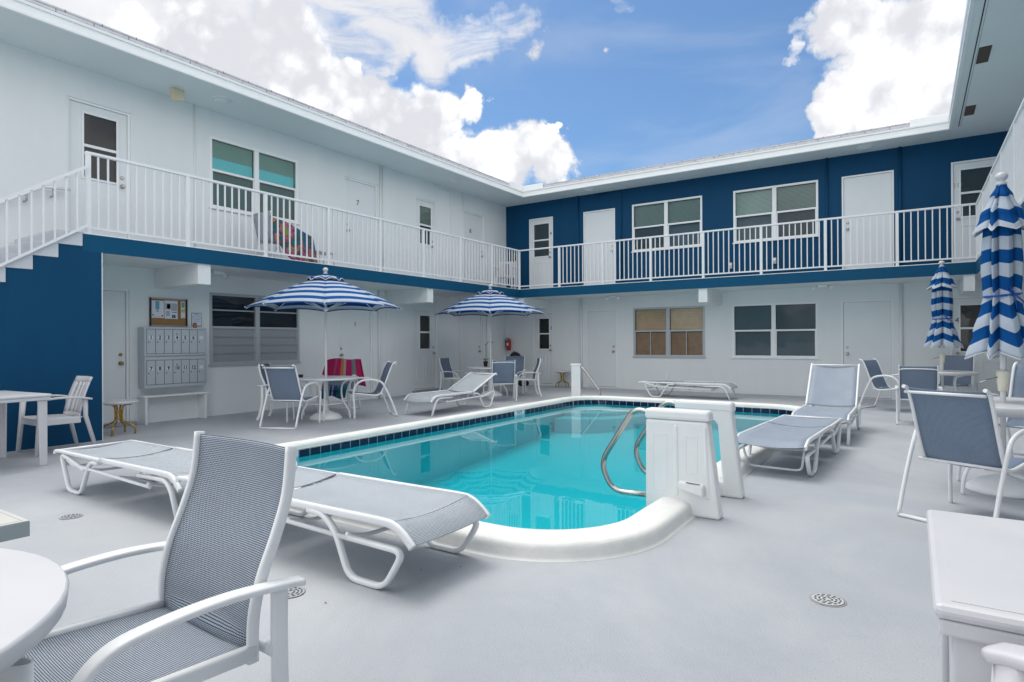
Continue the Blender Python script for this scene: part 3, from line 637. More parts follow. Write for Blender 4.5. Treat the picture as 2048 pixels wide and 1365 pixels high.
door('B', *BL['dp'], .03, ZD + .02, hinge=-1, rec=.02)
door('B', *BL['dr'], .01, ZD + .02, hinge=1, rec=.02)
door('B', *BL['d4'], .03, ZD + .02, '4', 1, lite=True, wide=.62, npos=(.725, 1.6), rec=.02, nsize=.15)
door('B', *BU['d9'], 2.65, ZU, '9', -1, lite=True, wide=.62, npos=(-8.375, 4.22), rec=.02, bl=SCREEN)
door('B', *BU['dp'], 2.65, ZU, hinge=-1, rec=.02)
door('B', *BU['dr'], 2.65, 4.70, hinge=1, rec=.02)
door('B', *BU['d10'], 2.65, 4.69, '10', 1, lite=True, wide=.62, npos=(.735, 4.23), rec=.02, bl=BLINDD, nummat=NICKEL, nsize=.15)
for fr, a, b, h in (('L', 10.70, 11.66, .085), ('L', 3.6, 4.56, .055)):
    s_ = MB(); wbox(s_, fr, a, b, 0.0, h, -.04, .12); mk('door_step', s_, STEP, B_, bevel=.008)
# conduits and pipes
def conduit(fr, pts, r=.013, m=WHITE, label=None):
    mk('conduit', MB().tube([PT(fr, u, z, r * .8) for u, z in pts], r, 8), m, B_)
for fr, pts, r, m in (('L', [(5.5, HC), (5.5, 2.6)], .013, WHITE), ('L', [(9.68, HC), (9.68, 2.6)], .02, WHITE), ('L', [(9.76, HC), (9.76, 2.6)], .012, WHITE), ('L', fil([(11.5, 5.146), (11.52, 5.06), (12.15, 5.06), (12.15, 2.6)], .05), .012, WHITE), ('L', [(12.66, HC), (12.66, 2.6)], .014, WHITE),
                      ('B', [(-7.51, HC), (-7.51, 2.6)], .025, BLUE), ('B', fil([(-6.95, 5.10), (-6.27, 5.10), (-6.27, 2.6)], .05), .018, BLUE), ('B', [(-1.53, HC), (-1.53, 2.6)], .026, BLUE), ('B', [(-.2, HC), (-.2, 2.6)], .03, BLUE), ('B', [(-7.43, HS), (-7.43, 0)], .035, WHITE), ('B', [(-.2, HS), (-.2, 0)], .035, WHITE),
                      ('L', [(9.62, HS), (9.62, 0)], .03, WHITE), ('L', [(9.85, HS), (9.85, 0)], .014, WHITE), ('L', [(13.72, HS), (13.72, 0)], .05, WHITE), ('L', [(12.5, HS), (12.5, 0)], .015, WHITE)):
    conduit(fr, pts, r, m)
# --- swept edges along the U of the court
def upath(d, xl=XL, yb=YB, xr=XR, y0l=-6, y0r=-6): return [(xl + d, y0l), (xl + d, yb - d), (xr - d, yb - d), (xr - d, y0r)]
def sweep(prof, xl, yb, xr, y0l=-6, y0r=-6):
    mb = MB(); P = [upath(d, xl, yb, xr, y0l, y0r) for d, z in prof]
    for k in range(len(prof) - 1):
        for j in range(3):
            a, b = P[k][j], P[k][j + 1]; c, e = P[k + 1][j], P[k + 1][j + 1]; z0, z1 = prof[k][1], prof[k + 1][1]
            mb.quad((*a, z0), (*b, z0), (*e, z1), (*c, z1))
    return mb
mk('slab_edge', sweep([(-.02, HS), (0, HS), (0, HT), (-.03, HT)], XL, YB, XR, 3.39), BLUE2, B_)
mk('slab_edge_lip', sweep([(.003, HT - .008), (.006, HT - .002), (.003, HT + .004), (-.06, HT + .004)], XL, YB, XR, 3.39), TRIM, B_)
sl = MB()
for q in ((X0, XL - .02, 3.4, Y0), (XL - .02, XR + .02, YB + .02, Y0), (XR + .02, XRW, -6, Y0)): sl.box(q[0], q[1], q[2], q[3], HS + .003, HS + .004)
mk('walkway_ceiling', sl, SOFFIT, B_)
sl = MB()
for q in ((X0, XL - .01, 3.4, Y0), (XL - .01, XR + .01, YB + .01, Y0), (XR + .01, XRW, -6, Y0)): sl.box(q[0], q[1], q[2], q[3], HT - .05, HT)
mk('walkway_floor', sl, FLOORU, B_)
sf = MB().box(X0, XE - .01, -6, Y0, HC, HC + .02); sf.box(XE - .01, XRE + .01, YE + .01, Y0, HC, HC + .02); sf.box(XRE + .01, XRW, -6, Y0, HC, HC + .02)
mk('soffit', sf, SOFFIT, B_)
mk('fascia', sweep([(-.03, HC - .004), (.012, HC - .004), (.016, HC + .022), (.0, HC + .03), (.0, HC + .12), (.02, HC + .128), (.024, HC + .16), (-.03, HC + .165)], XE, YE, XRE), TRIM, B_)
gp = MB(); 
rf = sweep([(-.03, HC + .155), (-.03, HC + .19), (-.022, HC + .192), (-.022, HC + .222), (-.10, HC + .226)], XE, YE, XRE); r2 = sweep([(-.045, HC + .215), (-.045, HC + .235), (-.034, HC + .24), (-.034, HC + .262), (-1.2, HC + .42), (-3.4, HC + .9), (-3.4, HC)], XE, YE, XRE)
rf.f += [tuple(i + len(rf.v) for i in f) for f in r2.f]; rf.v += r2.v
mk('roof', rf, ROOFM, B_)
# joints between the roof-edge pieces: dark clips on the two layers
jt = MB()
y = -1.0
while y < YE - .7:
    jt.box(XE - .045, XE - .019, y - .004, y + .004, HC + .19, HC + .224); jt.box(XE - .06, XE - .031, y + .10, y + .108, HC + .235, HC + .264); y += .42
x = XE + .9
while x < XRE - .9:
    jt.box(x - .004, x + .004, YE + .019, YE + .045, HC + .19, HC + .224); jt.box(x + .1, x + .108, YE + .031, YE + .06, HC + .235, HC + .264); x += .42
tag(mk('roof_clips', jt, mat('dark_grey_clip', (.15, .14, .15), .7), B_), kind='stuff')
for (cx, cy, sx) in ((XE, YE, 1), (XRE, YE, -1)):
    d_ = MB(); d_.box(min(cx - sx * .04, cx + sx * .62), max(cx - sx * .04, cx + sx * .62), cy + .0, cy + .03, HC + .15, HC + .30); 
    d_.box(min(cx - sx * .03, cx), max(cx - sx * .03, cx), cy - .62, cy - .001, HC + .15, HC + .30); mk('valley_splash_guard', d_, TRIM, B_, bevel=.004)
# beams under the slab
for q in ((X0 + .001, XL - .03, 4.86, 5.05, 2.085), (X0 + .001, XL - .03, 9.84, 10.03, 2.08), (-3.94, -3.75, YB + .03, Y0 - .001, 2.075), (.76, .92, YB + .03, Y0 - .001, 2.085), (-8.69, -8.50, YB + .03, Y0 - .001, 2.14)):
    mk('beam', MB().box(*q, HS + .002), WHITE, B_)
# ---- stair
blue = [(3.6, 0), (3.6, HS), (3.39, HS), (3.39, 2.43)]
k = 0
while 2.43 - .17 * k > .1:
    blue += [(3.39 - .256 * k, 2.43 - .17 * k), (3.39 - .256 * (k + 1), 2.43 - .17 * k)]; k += 1
nst = k; blue += [(3.39 - .256 * k, 0)]
poly = []
for p in blue:
    if not poly or (abs(p[0] - poly[-1][0]) > 1e-6 or abs(p[1] - poly[-1][1]) > 1e-6): poly.append(p)
ST = mk('stair_wall', MB().prism(poly, XL - .15, XL, lambda u, w, t: (t, u, w)), BLUE, B_); ST['label'] = 'dark blue stepped side wall under the stair'
mk('stair_wall', MB().box(X0, XL - .151, 3.45, 3.598, 0, HS), WHITE, B_)
lst = MB(); lst.box(XL - .004, XL + .003, 3.597, 3.606, 0, HS)
mk('stair_wall_edge', lst, TRIM, B_)
sp = MB()
for i in range(nst):
    za, zb = 2.435 - .17 * i, 2.604 - .17 * i; ya, yb_ = 3.385 - .256 * (i + 1), 3.385 - .256 * i
    sp.prism([(ya, za), (yb_, za), (yb_, zb), (ya - .03, zb), (ya - .03, zb - .03), (ya - .005, za + .04)], X0, XL + .006, lambda u, w, t: (t, u, w))
mk('stair_steps', sp, mat('white_step_paint', (.60, .62, .66), .6, noise_amt=.08), B_, bevel=.006)
# ---- rails
def railing(name, label, p0, p1, nbay, gname, skip=()):
    """p0,p1: (x,y) ends of a level rail; posts at every bay end"""
    t_ = empty('railing', (p0[0], p0[1], HT), world=True, label=label, cat='railing', group=gname)
    a, b = Vector((p0[0], p0[1], 0)), Vector((p1[0], p1[1], 0)); d = (b - a); Ln = d.length; d.normalize(); nrm = Vector((-d.y, d.x, 0))
    def obox(mb, s0, s1, w, z0, z1):
        i = len(mb.v); P = []
        for z in (z0, z1):
            for s_, q in ((s0, -w), (s1, -w), (s1, w), (s0, w)): P.append(a + d * s_ + nrm * q + Vector((0, 0, z)))
        mb.v += P
        for f in ((0, 3, 2, 1), (4, 5, 6, 7), (0, 1, 5, 4), (1, 2, 6, 5), (2, 3, 7, 6), (3, 0, 4, 7)): mb.f.append(tuple(i + k for k in f))
        return mb
    mk('top_rail', obox(MB(), -.03, Ln + .03, .026, HR - .034, HR), METALW, t_, bevel=.004)
    mk('bottom_rail', obox(MB(), 0, Ln, .013, HT + .065, HT + .092), METALW, t_)
    bl = Ln / nbay; base = None
    for k in range(nbay + 1):
        if k in skip: continue
        mk('post', obox(MB(), k * bl - .026, k * bl + .026, .024, HT + .004, HR - .0345), METALW, t_, bevel=.003)
        if k < nbay:
            for j in range(1, 11):
                s_ = k * bl + bl * j / 11
                if base is None:
                    base = mk('baluster', obox(MB(), s_ - .0095, s_ + .0095, .0095, HT + .0925, HR - .0345), METALW, t_); b0 = s_
                else:
                    c = base.copy(); COL.objects.link(c); c.location = base.location + d * (s_ - b0)
    return t_
railing('l', 'long white balcony railing on the left wing above the open umbrellas', (XL - .03, 3.46), (XL - .03, YB + .03), 8, 'white balcony railings')
railing('b', 'white balcony railing of the far wing in front of the dark blue wall', (XL - .03, YB + .03), (XR + .03, YB + .03), 8, 'white balcony railings', skip=(0,))
railing('r', 'white balcony railing of the right wing above the big closed umbrella', (XR + .03, 5.03), (XR + .03, YB + .03), 7, 'white balcony railings', skip=(7,))
sr = empty('railing', (XL + .035, 3.4, HT), world=True, label='sloping white stair railing going down to the left of the balcony', cat='railing')
sl_ = .675; L_ = 3.9
def spar(z, w, h): return MB().prism([(3.43, z - h), (3.43, z), (3.43 - L_, z - sl_ * L_), (3.43 - L_, z - h - sl_ * L_)], XL + .035 - w, XL + .035 + w, lambda u, ww, t: (t, u, ww))
mk('top_rail', spar(3.45, .024, .04), METALW, sr); mk('bottom_rail', spar(2.715, .013, .034), METALW, sr)
for j in range(1, 33):
    yy = 3.43 - .116 * j; dz = -sl_ * (3.43 - yy); mk('baluster', MB().box(XL + .0255, XL + .0445, yy - .0095, yy + .0095, 2.70 + dz, 3.42 + dz), METALW, sr)
hr = empty('handrail', (X0 + .1, 2.4, 3.2), world=True, label='round white handrail bracketed to the wall above the stair', cat='handrail')
mk('bar', MB().tube([(X0 + .09, 3.70, 3.37), (X0 + .09, 3.38, 3.34), (X0 + .09, -.4, .80)], .02, 8), METALW, hr)
for yy in (3.5, 3.2, 1.5): mk('bracket', MB().tube([(X0 + .005, yy, 3.24 - .67 * max(0, 3.38 - yy)), (X0 + .09, yy, 3.24 - .67 * max(0, 3.38 - yy)), (X0 + .09, yy, 3.33 - .67 * max(0, 3.38 - yy))], .012, 6), NICKEL, hr)
# ---- soffit fittings
def ceil_light(x, y, label):
    t_ = empty('ceiling_light', (x, y, HC), label=label, cat='ceiling light', group='round lights under the eaves')
    mk('base', MB().lathe([(.15, -.012), (.155, -.002), (.155, -.0005)], 28), TRIM, t_)
    mk('diffuser', MB().lathe([(.03, -.05), (.09, -.045), (.125, -.032), (.14, -.012)], 28), LAMPM, t_)
ceil_light(-9.28, 5.63, 'round white ceiling light under the left eave above the wide window')
ceil_light(-9.27, 11.56, 'round ceiling light under the left eave near the pipe bend')
ceil_light(-6.95, 14.25, 'round ceiling light under the far eave above the plain white door')
ceil_light(-.79, 14.3, 'round ceiling light under the far eave near the right corner')
sg = MB().box(-.052, .052, -.012, .012, -.17, 0); sg = MB().prism([(-.09, 0), (.09, 0), (.09, -.19), (-.07, -.2), (-.09, -.17)], -.05, .05, lambda u, w, t: (t, u, w))
o = mk('motion_sensor', MB().prism([(4.93, HC), (5.11, HC), (5.11, HC - .15), (5.0, HC - .18), (4.95, HC - .16)], -9.53, -9.43, lambda u, w, t: (t, u, w)), BEIGE, bevel=.012)
tag(o, 'small beige box hanging from the left soffit beside a ceiling light', 'sensor')
for (y0_, y1_), lb in (((10.3, 10.88), 'nearer brown vent grille in the right wing soffit'), ((12.77, 13.28), 'farther brown vent grille in the right wing soffit near the corner')):
    t_ = empty('soffit_vent', (.84, y0_, HC), world=True, label=lb, cat='vent', group='brown soffit vents')
    mk('frame', MB().box(.765, .905, y0_, y1_, HC - .006, HC - .0005), VENT, t_)
    s_ = MB(); yy = y0_ + .03
    while yy < y1_ - .02: s_.box(.785, .885, yy, yy + .012, HC - .011, HC - .0065); yy += .035
    mk('slats', s_, mat('vent_slat_brown', (.13, .10, .085), .6), t_)
mk('soffit_groove', MB().box(.715, .729, -6, 13.9, HC - .003, HC - .0005), DARK, B_)
mk('soffit_groove', MB().box(.75, .756, -6, 13.9, HC - .003, HC - .0005), mat('soft_groove', (.35, .38, .39), .7), B_)
def emlight(x, y, rz, label):
    t_ = empty('emergency_light', (x, y, HS), rz, label=label, cat='emergency light', group='twin-head lights under the walkways')
    mk('housing', MB().box(-.09, .09, -.04, .04, -.045, .002), TRIM, t_, bevel=.006)
    for s_ in (-1, 1):
        mk('lamp_head', MB().tube([(s_ * .10, 0, -.03), (s_ * .13, -.02, -.05), (s_ * .17, -.06, -.07)], lambda t: .02 + .02 * t, 10), TRIM, t_)
emlight(-9.3, 5.57, radians(-90), 'twin-head light under the left walkway next to the beam')
emlight(-6.35, 14.3, 0, 'twin-head light under the far walkway above the plain door')
emlight(-1.57, 14.2, 0, 'twin-head light under the far walkway above the grey-blind window')
for (fr, u, z), lb in ((('B', -5.08, .33), 'small white outlet cover low on the wall under the wood-blind window'), (('B', -2.59, 3.02), 'grey outlet box low on the blue upper wall under a window'), (('B', -3.55, 2.98), 'small grey outlet box at the foot of the blue upper wall')):
    t_ = empty('wall_outlet', PT(fr, u, z, 0), world=True, label=lb, cat='outlet')
    b_ = MB(); wbox(b_, fr, u - .04, u + .04, z - .07, z + .07, -.001, .035); mk('cover', b_, FRAMEG if z > 1 else TRIM, t_, bevel=.006)
    b_ = MB(); wbox(b_, fr, u - .03, u + .03, z + .0, z + .055, .036, .04); mk('flap', b_, TRIM, t_)

# ================================================================== mail corner on the left wall
MBK = empty('mailbox_bank', (X0 + .12, 5.08, .55), world=True, label='grey wall-mounted bank of numbered mailboxes under the noticeboard', cat='mailboxes')
YA, YZ, dz_ = 4.615, 5.585, .205
case = MB(); case.box(X0 + .001, X0 + dz_, YA, YZ, 1.035, 1.475); case.box(X0 + .001, X0 + dz_ - .003, YA + .003, YZ - .003, .545, 1.02); case.box(X0 + .001, X0 + dz_ - .02, YA + .006, YZ - .006, 1.0205, 1.0345)
mk('case', case, MAILM, MBK, bevel=.004)
cw = (YZ - YA - .07) / 7
for row in range(2):
    z0, z1 = (1.07, 1.44) if row == 0 else (.60, .965)
    for k in range(7):
        a = YA + .03 + k * (cw + .0015); xf = X0 + dz_
        d_ = mk('mailbox_door', MB().box(xf + .001, xf + .007, a + .003, a + cw - .003, z0, z1), MAILM, MBK, bevel=.0015)
        mk('door_gap', MB().box(xf + .0002, xf + .0009, a - .001, a + cw + .001, z0 - .006, z1 + .006), DARK, d_)
        zl = z1 - .125
        mk('card', MB().box(xf + .0072, xf + .009, a + .03, a + .03 + .065, zl - .024, zl + .026), PAPER, d_)
        n = row * 6 + k + 1
        if k < 6: text('number', str(n), .072, (xf + .0095, a + .0625, zl), 'L', INK, d_, .0008, bold=.0028)
        lk = MB(); i0 = 0; n_ = 10
        for dd_, rr in ((.007, .009), (.012, .008)):
            for j in range(n_): lk.v.append(Vector((xf + dd_, a + .03 + rr * cos(2 * pi * j / n_), zl - .07 + rr * sin(2 * pi * j / n_))))
        for j in range(n_): lk.f.append((j, (j + 1) % n_, n_ + (j + 1) % n_, n_ + j))
        lk.f.append(tuple(range(n_, 2 * n_))); mk('lock', lk, BLACK, d_)
        if k == 3:
            lk2 = MB(); lk2.v = [v + Vector((0, .03, .125)) for v in lk.v]; lk2.f = list(lk.f); mk('lock', lk2, BLACK, d_)
bn = empty('bench', (X0 + .12, 5.08, 0), world=True, label='low white wall shelf on two legs beneath the mailboxes', cat='bench')
mk('seat', MB().box(X0 + .002, X0 + .22, 4.60, 5.61, .405, .432), TRIM, bn, bevel=.004)
for yy in (4.625, 5.55): mk('leg', MB().box(X0 + .002, X0 + .205, yy, yy + .035, 0, .4045), TRIM, bn, bevel=.003)
for yy in (4.66, 5.585):
    pass
nb = empty('noticeboard', (X0 + .01, 5.07, 1.5), world=True, label='framed cork noticeboard with pinned papers above the mailboxes', cat='noticeboard')
mk('cork', MB().box(X0 + .002, X0 + .012, 4.80, 5.35, 1.51, 1.925), CORK, nb)
for q in (4.785, 5.347): mk('side_frame', MB().box(X0 + .001, X0 + .03, q, q + .018, 1.498, 1.94), BLACK, nb)
for q in ((1.498, 1.512), (1.922, 1.94)): mk('rail_frame', MB().box(X0 + .001, X0 + .028, 4.8035, 5.3465, *q), NICKEL, nb)
def flat(name, y0, y1, z0, z1, m, par, d=.0135): return mk(name, MB().box(X0 + d, X0 + d + .0012, y0, y1, z0, z1), m, par)
pp = [(4.815, 5.00, 1.625, 1.895, PAPER, []), (5.01, 5.215, 1.615, 1.905, PAPER, []), (5.265, 5.335, 1.63, 1.90, PAPER, [])]
SKYB = mat('pale_blue_print', (.16, .36, .50), .7); GRN = mat('green_print', (.20, .36, .20), .7); YEL = mat('yellow_print', (.55, .52, .16), .7); NAVY = mat('navy_print', (.03, .05, .10), .7); LGR = mat('grey_print', (.40, .43, .50), .7)
for q in pp: flat('paper', *q[:4], q[4], nb)
pq = kids(nb)
def pr_(y0, y1, z0, z1, m): flat('print', y0, y1, z0, z1, m, nb, .0152)
pr_(4.87, 4.93, 1.76, 1.885, SKYB); pr_(4.88, 4.92, 1.72, 1.755, LGR); pr_(4.825, 4.985, 1.645, 1.65, LGR); pr_(4.825, 4.845, 1.66, 1.68, NAVY); pr_(4.965, 4.985, 1.65, 1.67, NAVY)
pr_(5.02, 5.10, 1.765, 1.86, LGR); pr_(5.045, 5.10, 1.775, 1.85, NAVY); pr_(5.11, 5.205, 1.745, 1.86, LGR); pr_(5.125, 5.20, 1.715, 1.725, INK); pr_(5.125, 5.15, 1.63, 1.68, NAVY); pr_(5.155, 5.18, 1.63, 1.68, NAVY); pr_(5.03, 5.09, 1.66, 1.74, LGR)
pr_(5.275, 5.325, 1.80, 1.885, GRN); pr_(5.27, 5.33, 1.72, 1.775, YEL); pr_(5.29, 5.325, 1.64, 1.65, LGR)
sn = empty('notice_sign', (X0 + .005, 5.53, 1.51), world=True, label='small white notice with blue border and lines of text right of the noticeboard', cat='sign')
mk('border', MB().box(X0 + .001, X0 + .004, 5.445, 5.615, 1.505, 1.725), mat('blue_border', (.05, .14, .30), .6), sn); mk('plate', MB().box(X0 + .0042, X0 + .006, 5.453, 5.607, 1.513, 1.717), PAPER, sn)
text('heading', 'Please', .030, (X0 + .0065, 5.53, 1.70), 'L', mat('blue_ink', (.04, .10, .26), .6), sn, .0003)
for k, s in enumerate(('PICK UP YOUR', 'MAIL EVERY DAY', 'NO PARKING', 'THANK YOU')): text('line', s, .0185, (X0 + .0065, 5.53, 1.668 - .028 * k), 'L', mat('blue_ink', (0, 0, 0)), sn, .0003)
jr = empty('jar', (X0 + .13, 5.43, 1.4755), label='small amber jar with dark lid on top of the mailboxes', cat='jar')
mk('glass', MB().lathe([(.026, 0), (.03, .01), (.03, .055), (.022, .062)], 16), AMBER, jr); mk('lid', MB().lathe([(.025, .0625), (.025, .078)], 16), BLACK, jr)
# gold pedestal tables
def gold_table(x, y, r, h, label, top, n=4):
    t_ = empty('side_table', (x, y, 0), label=label, cat='side table', group='small round tables with gold legs')
    mk('tabletop', MB().lathe([(r - .01, h - .035), (r, h - .03), (r, h - .006), (r - .006, h)], 32), top, t_)
    for k in range(n):
        a = radians(45 + 360 * k / n); c, s = cos(a), sin(a)
        P = [(c * q, s * q, z) for q, z in ((.16, h - .045), (.075, h - .055), (.045, h - .11), (.045, h * .45), (.075, h * .36), (.17, h * .26), (.20, h * .16), (.20, .0))]
        mk('leg', MB().tube(cr(P, 5), .012, 8), GOLD, t_)
    mk('collar', MB().lathe([(.04, h * .62), (.045, h * .64), (.04, h * .66)], 16), GOLD, t_)
    return t_
gt = gold_table(-8.98, 3.96, .23, .45, 'small white-topped round table with bent gold legs beside the blue stair wall', RESIN)
g2_ = dup(gt, (-7.88, 14.42, 0), radians(15), .98, 'small round table with gold legs against the far wall between two doors')
# ================================================================== chairs
def arc_tube(parent, name, pts, r, m=METALW, n=10, flat=None, smooth=5, up=None, fillet=None, sq=1):
    P = fil(pts, fillet) if fillet else cr(pts, smooth)
    return mk(name, MB().tube(P, r, n, flat, up=up, sq=sq), m, parent)
def sling(parent, name, centre, w, m, nu=8, nv=22, sag=.02, edge=True):
    """centre: smooth list of (y,z) along the sling; width w(t)"""
    C_ = cr([(0, a, b) for a, b in centre], 6); n = len(C_) - 1; L = [0]
    for k in range(n): L.append(L[-1] + (C_[k + 1] - C_[k]).length)
    def fn(u, v):
        k = min(n, int(round(v * n))); c = C_[k]; ww = w(v) if callable(w) else w
        t = (C_[min(k + 1, n)] - C_[max(k - 1, 0)]).normalized(); nr = Vector((0, t.z, -t.y)); nr = -nr if nr.z > 1e-6 else nr
        s_ = sag * (1 - (2 * u - 1) ** 2) * (min(1, .1 + 2.5 * v) if name == 'back_sling' and centre[0][0] < -.19 and centre[0][1] > .38 else (min(1, .12 + 2.5 * (1 - v)) if name == 'seat_sling' and centre[0][0] == .30 else 1)); q = c + nr * s_; return ((u - .5) * ww, q.y, q.z)
    ww0 = w(0) if callable(w) else w
    mb = MB().grid(fn, nu, n, lambda u, v: (u * ww0, L[min(n, int(round(v * n)))]))
    return mk(name, mb, m, parent, solid=.003)
def chair_sled(label, loc, rz, sc, fab=None, group='sling chairs around the umbrella tables'):
    t_ = empty('sling_chair', loc, rz, sc, label, 'chair', group)
    for s in (-1, 1):
        arc_tube(t_, 'side_rail', [(s * .25, .29, .425), (s * .25, .20, .42), (s * .25, -.06, .385), (s * .25, -.17, .405), (s * .25, -.225, .50), (s * .25, -.29, .66), (s * .25, -.35, .82), (s * .25, -.40, .92), (s * .25, -.46, .945)], .0135)
        arc_tube(t_, 'arm', [(s * .29, -.46, .015), (s * .29, -.36, .28), (s * .292, -.235, .545), (s * .295, -.15, .625), (s * .295, .02, .655), (s * .295, .16, .635), (s * .29, .25, .56), (s * .287, .285, .42), (s * .283, .27, .2), (s * .28, .265, 0)], .0145, flat=(1, 1.25))
    mk('floor_bar', MB().tube([(-.29, -.46, .014), (.29, -.46, .014)], .014, 8), METALW, t_)
    for n_, yy, zz_ in (('top_bar', -.445, .905), ('rear_crossbar', -.2, .40), ('front_crossbar', .2, .40)): mk(n_, MB().tube([(-.28 if 'rear' in n_ else -.25, yy, zz_), (.28 if 'rear' in n_ else .25, yy, zz_)], .011, 8), METALW, t_)
    sling(t_, 'sling', [(.29, .43), (.2, .425), (-.06, .39), (-.17, .41), (-.225, .50), (-.29, .66), (-.35, .82), (-.41, .935)], .485, fab or SLINGB)
    return t_
def chair_high(label, loc, rz, sc, fab=None, group='sling chairs around the umbrella tables', flatn=12):
    t_ = empty('high_back_chair', loc, rz, sc, label, 'chair', group)
    for s in (-1, 1):
        arc_tube(t_, 'back_post', [(s * .25, -.205, .385), (s * .251, -.207, .50), (s * .254, -.228, .60), (s * .256, -.272, .71), (s * .256, -.308, .82), (s * .255, -.322, .95)], .020, n=16, flat=(.46, .82), up=(1, 0, 0), sq=.6)
        mk('seat_rail', MB().tube([(s * .25, .30, .432), (s * .25, .05, .425), (s * .25, -.21, .412)], .018, 16, (1.2, .8), up=(0, 0, 1), sq=.6), METALW, t_)
        arc_tube(t_, 'arm', [(s * .292, -.325, .575), (s * .292, -.26, .585), (s * .292, -.10, .598), (s * .292, .06, .592), (s * .29, .16, .57), (s * .288, .225, .505), (s * .286, .25, .42), (s * .285, .262, .2), (s * .284, .27, 0)], .0185, n=16, flat=(.60, 1.35), up=(0, .35, 1), sq=.6)
        arc_tube(t_, 'rear_leg', [(s * .287, -.262, .58), (s * .286, -.262, .42), (s * .285, -.27, .25), (s * .285, -.31, .08), (s * .285, -.345, 0)], .0185, n=16, flat=(1.25, .72), up=(0, 1, 0), sq=.6)
        mk('bracket', MB().box(min(s * .262, s * .29), max(s * .262, s * .29), -.255, -.235, .405, .43), METALW, t_)
    for n_, yy, zz_, q in (('front_crossbar', .235, .405, .285), ('rear_crossbar', -.25, .40, .285)): mk(n_, MB().tube([(-q, yy, zz_), (q, yy, zz_)], .012, 8), METALW, t_)
    mk('top_bar', MB().tube(cr([(-.255, -.325, .875), (-.2, -.362, .895), (0, -.372, .90), (.2, -.362, .895), (.255, -.325, .875)], 5), .008, 8), METALW, t_)
    sling(t_, 'seat_sling', [(.30, .44), (.26, .443), (.05, .432), (-.212, .414)], .475, fab or SLINGB, sag=.022)
    sling(t_, 'back_sling', [(-.203, .385), (-.205, .50), (-.228, .60), (-.272, .71), (-.308, .82), (-.321, .942)], .492, fab or SLINGB, sag=.03)
    return t_
R_ = radians
F1 = chair_high('big high-back sling chair in the foreground facing the round table', (-1.712, .775, 0), R_(177.5), .98, SLINGD, group='high-back sling chairs')
CB = chair_sled('low sling chair with its back to the pool at the left umbrella table', (-7.696, 5.792, 0), R_(22.5), .96)
dup(CB, (-7.567, 7.12, 0), R_(147.7), .95, 'low sling chair right of the left umbrella table, turned side-on')
dup(CB, (.354, 5.262, 0), R_(-26.6), .955, 'large near sling chair seen from behind under the big closed umbrella')
dup(CB, (-.315, 12.527, 0), R_(-114.9), .93, 'side-on low sling chair standing before the right plain white door')
dup(CB, (.62, 13.6, 0), R_(170), 1.0, 'sling chair by the far wall behind the small closed umbrella')
dup(CB, (.93, 7.35, 0), R_(158), 1.04, 'sling chair facing the camera behind the big umbrella pole')
dup(CB, (-8.55, 7.35, 0), R_(-146), .98, 'sling chair with a magenta striped towel over its back')
CH = chair_high('high-back sling chair seen edge-on left of the left umbrella table', (-8.583, 6.252, 0), R_(-53.8), .94, SLINGB, group='high-back sling chairs')
dup(CH, (-7.362, 11.77, 0), R_(129.7), .90, 'side-on high-back chair right of the far umbrella table')
dup(CH, (-9.05, 11.3, 0), R_(-80), .90, 'side-on high-back chair left of the far umbrella table')
dup(CH, (-7.168, 10.533, 0), R_(38.5), .90, 'high-back chair seen from behind at the far umbrella table')
dup(CH, (-8.0, 12.2, 0), R_(205), .93, 'high-back chair mostly hidden behind another at the far umbrella table')
dup(CH, (.059, 10.708, 0), R_(.4), .90, 'high-back chair seen from behind near the small closed umbrella')

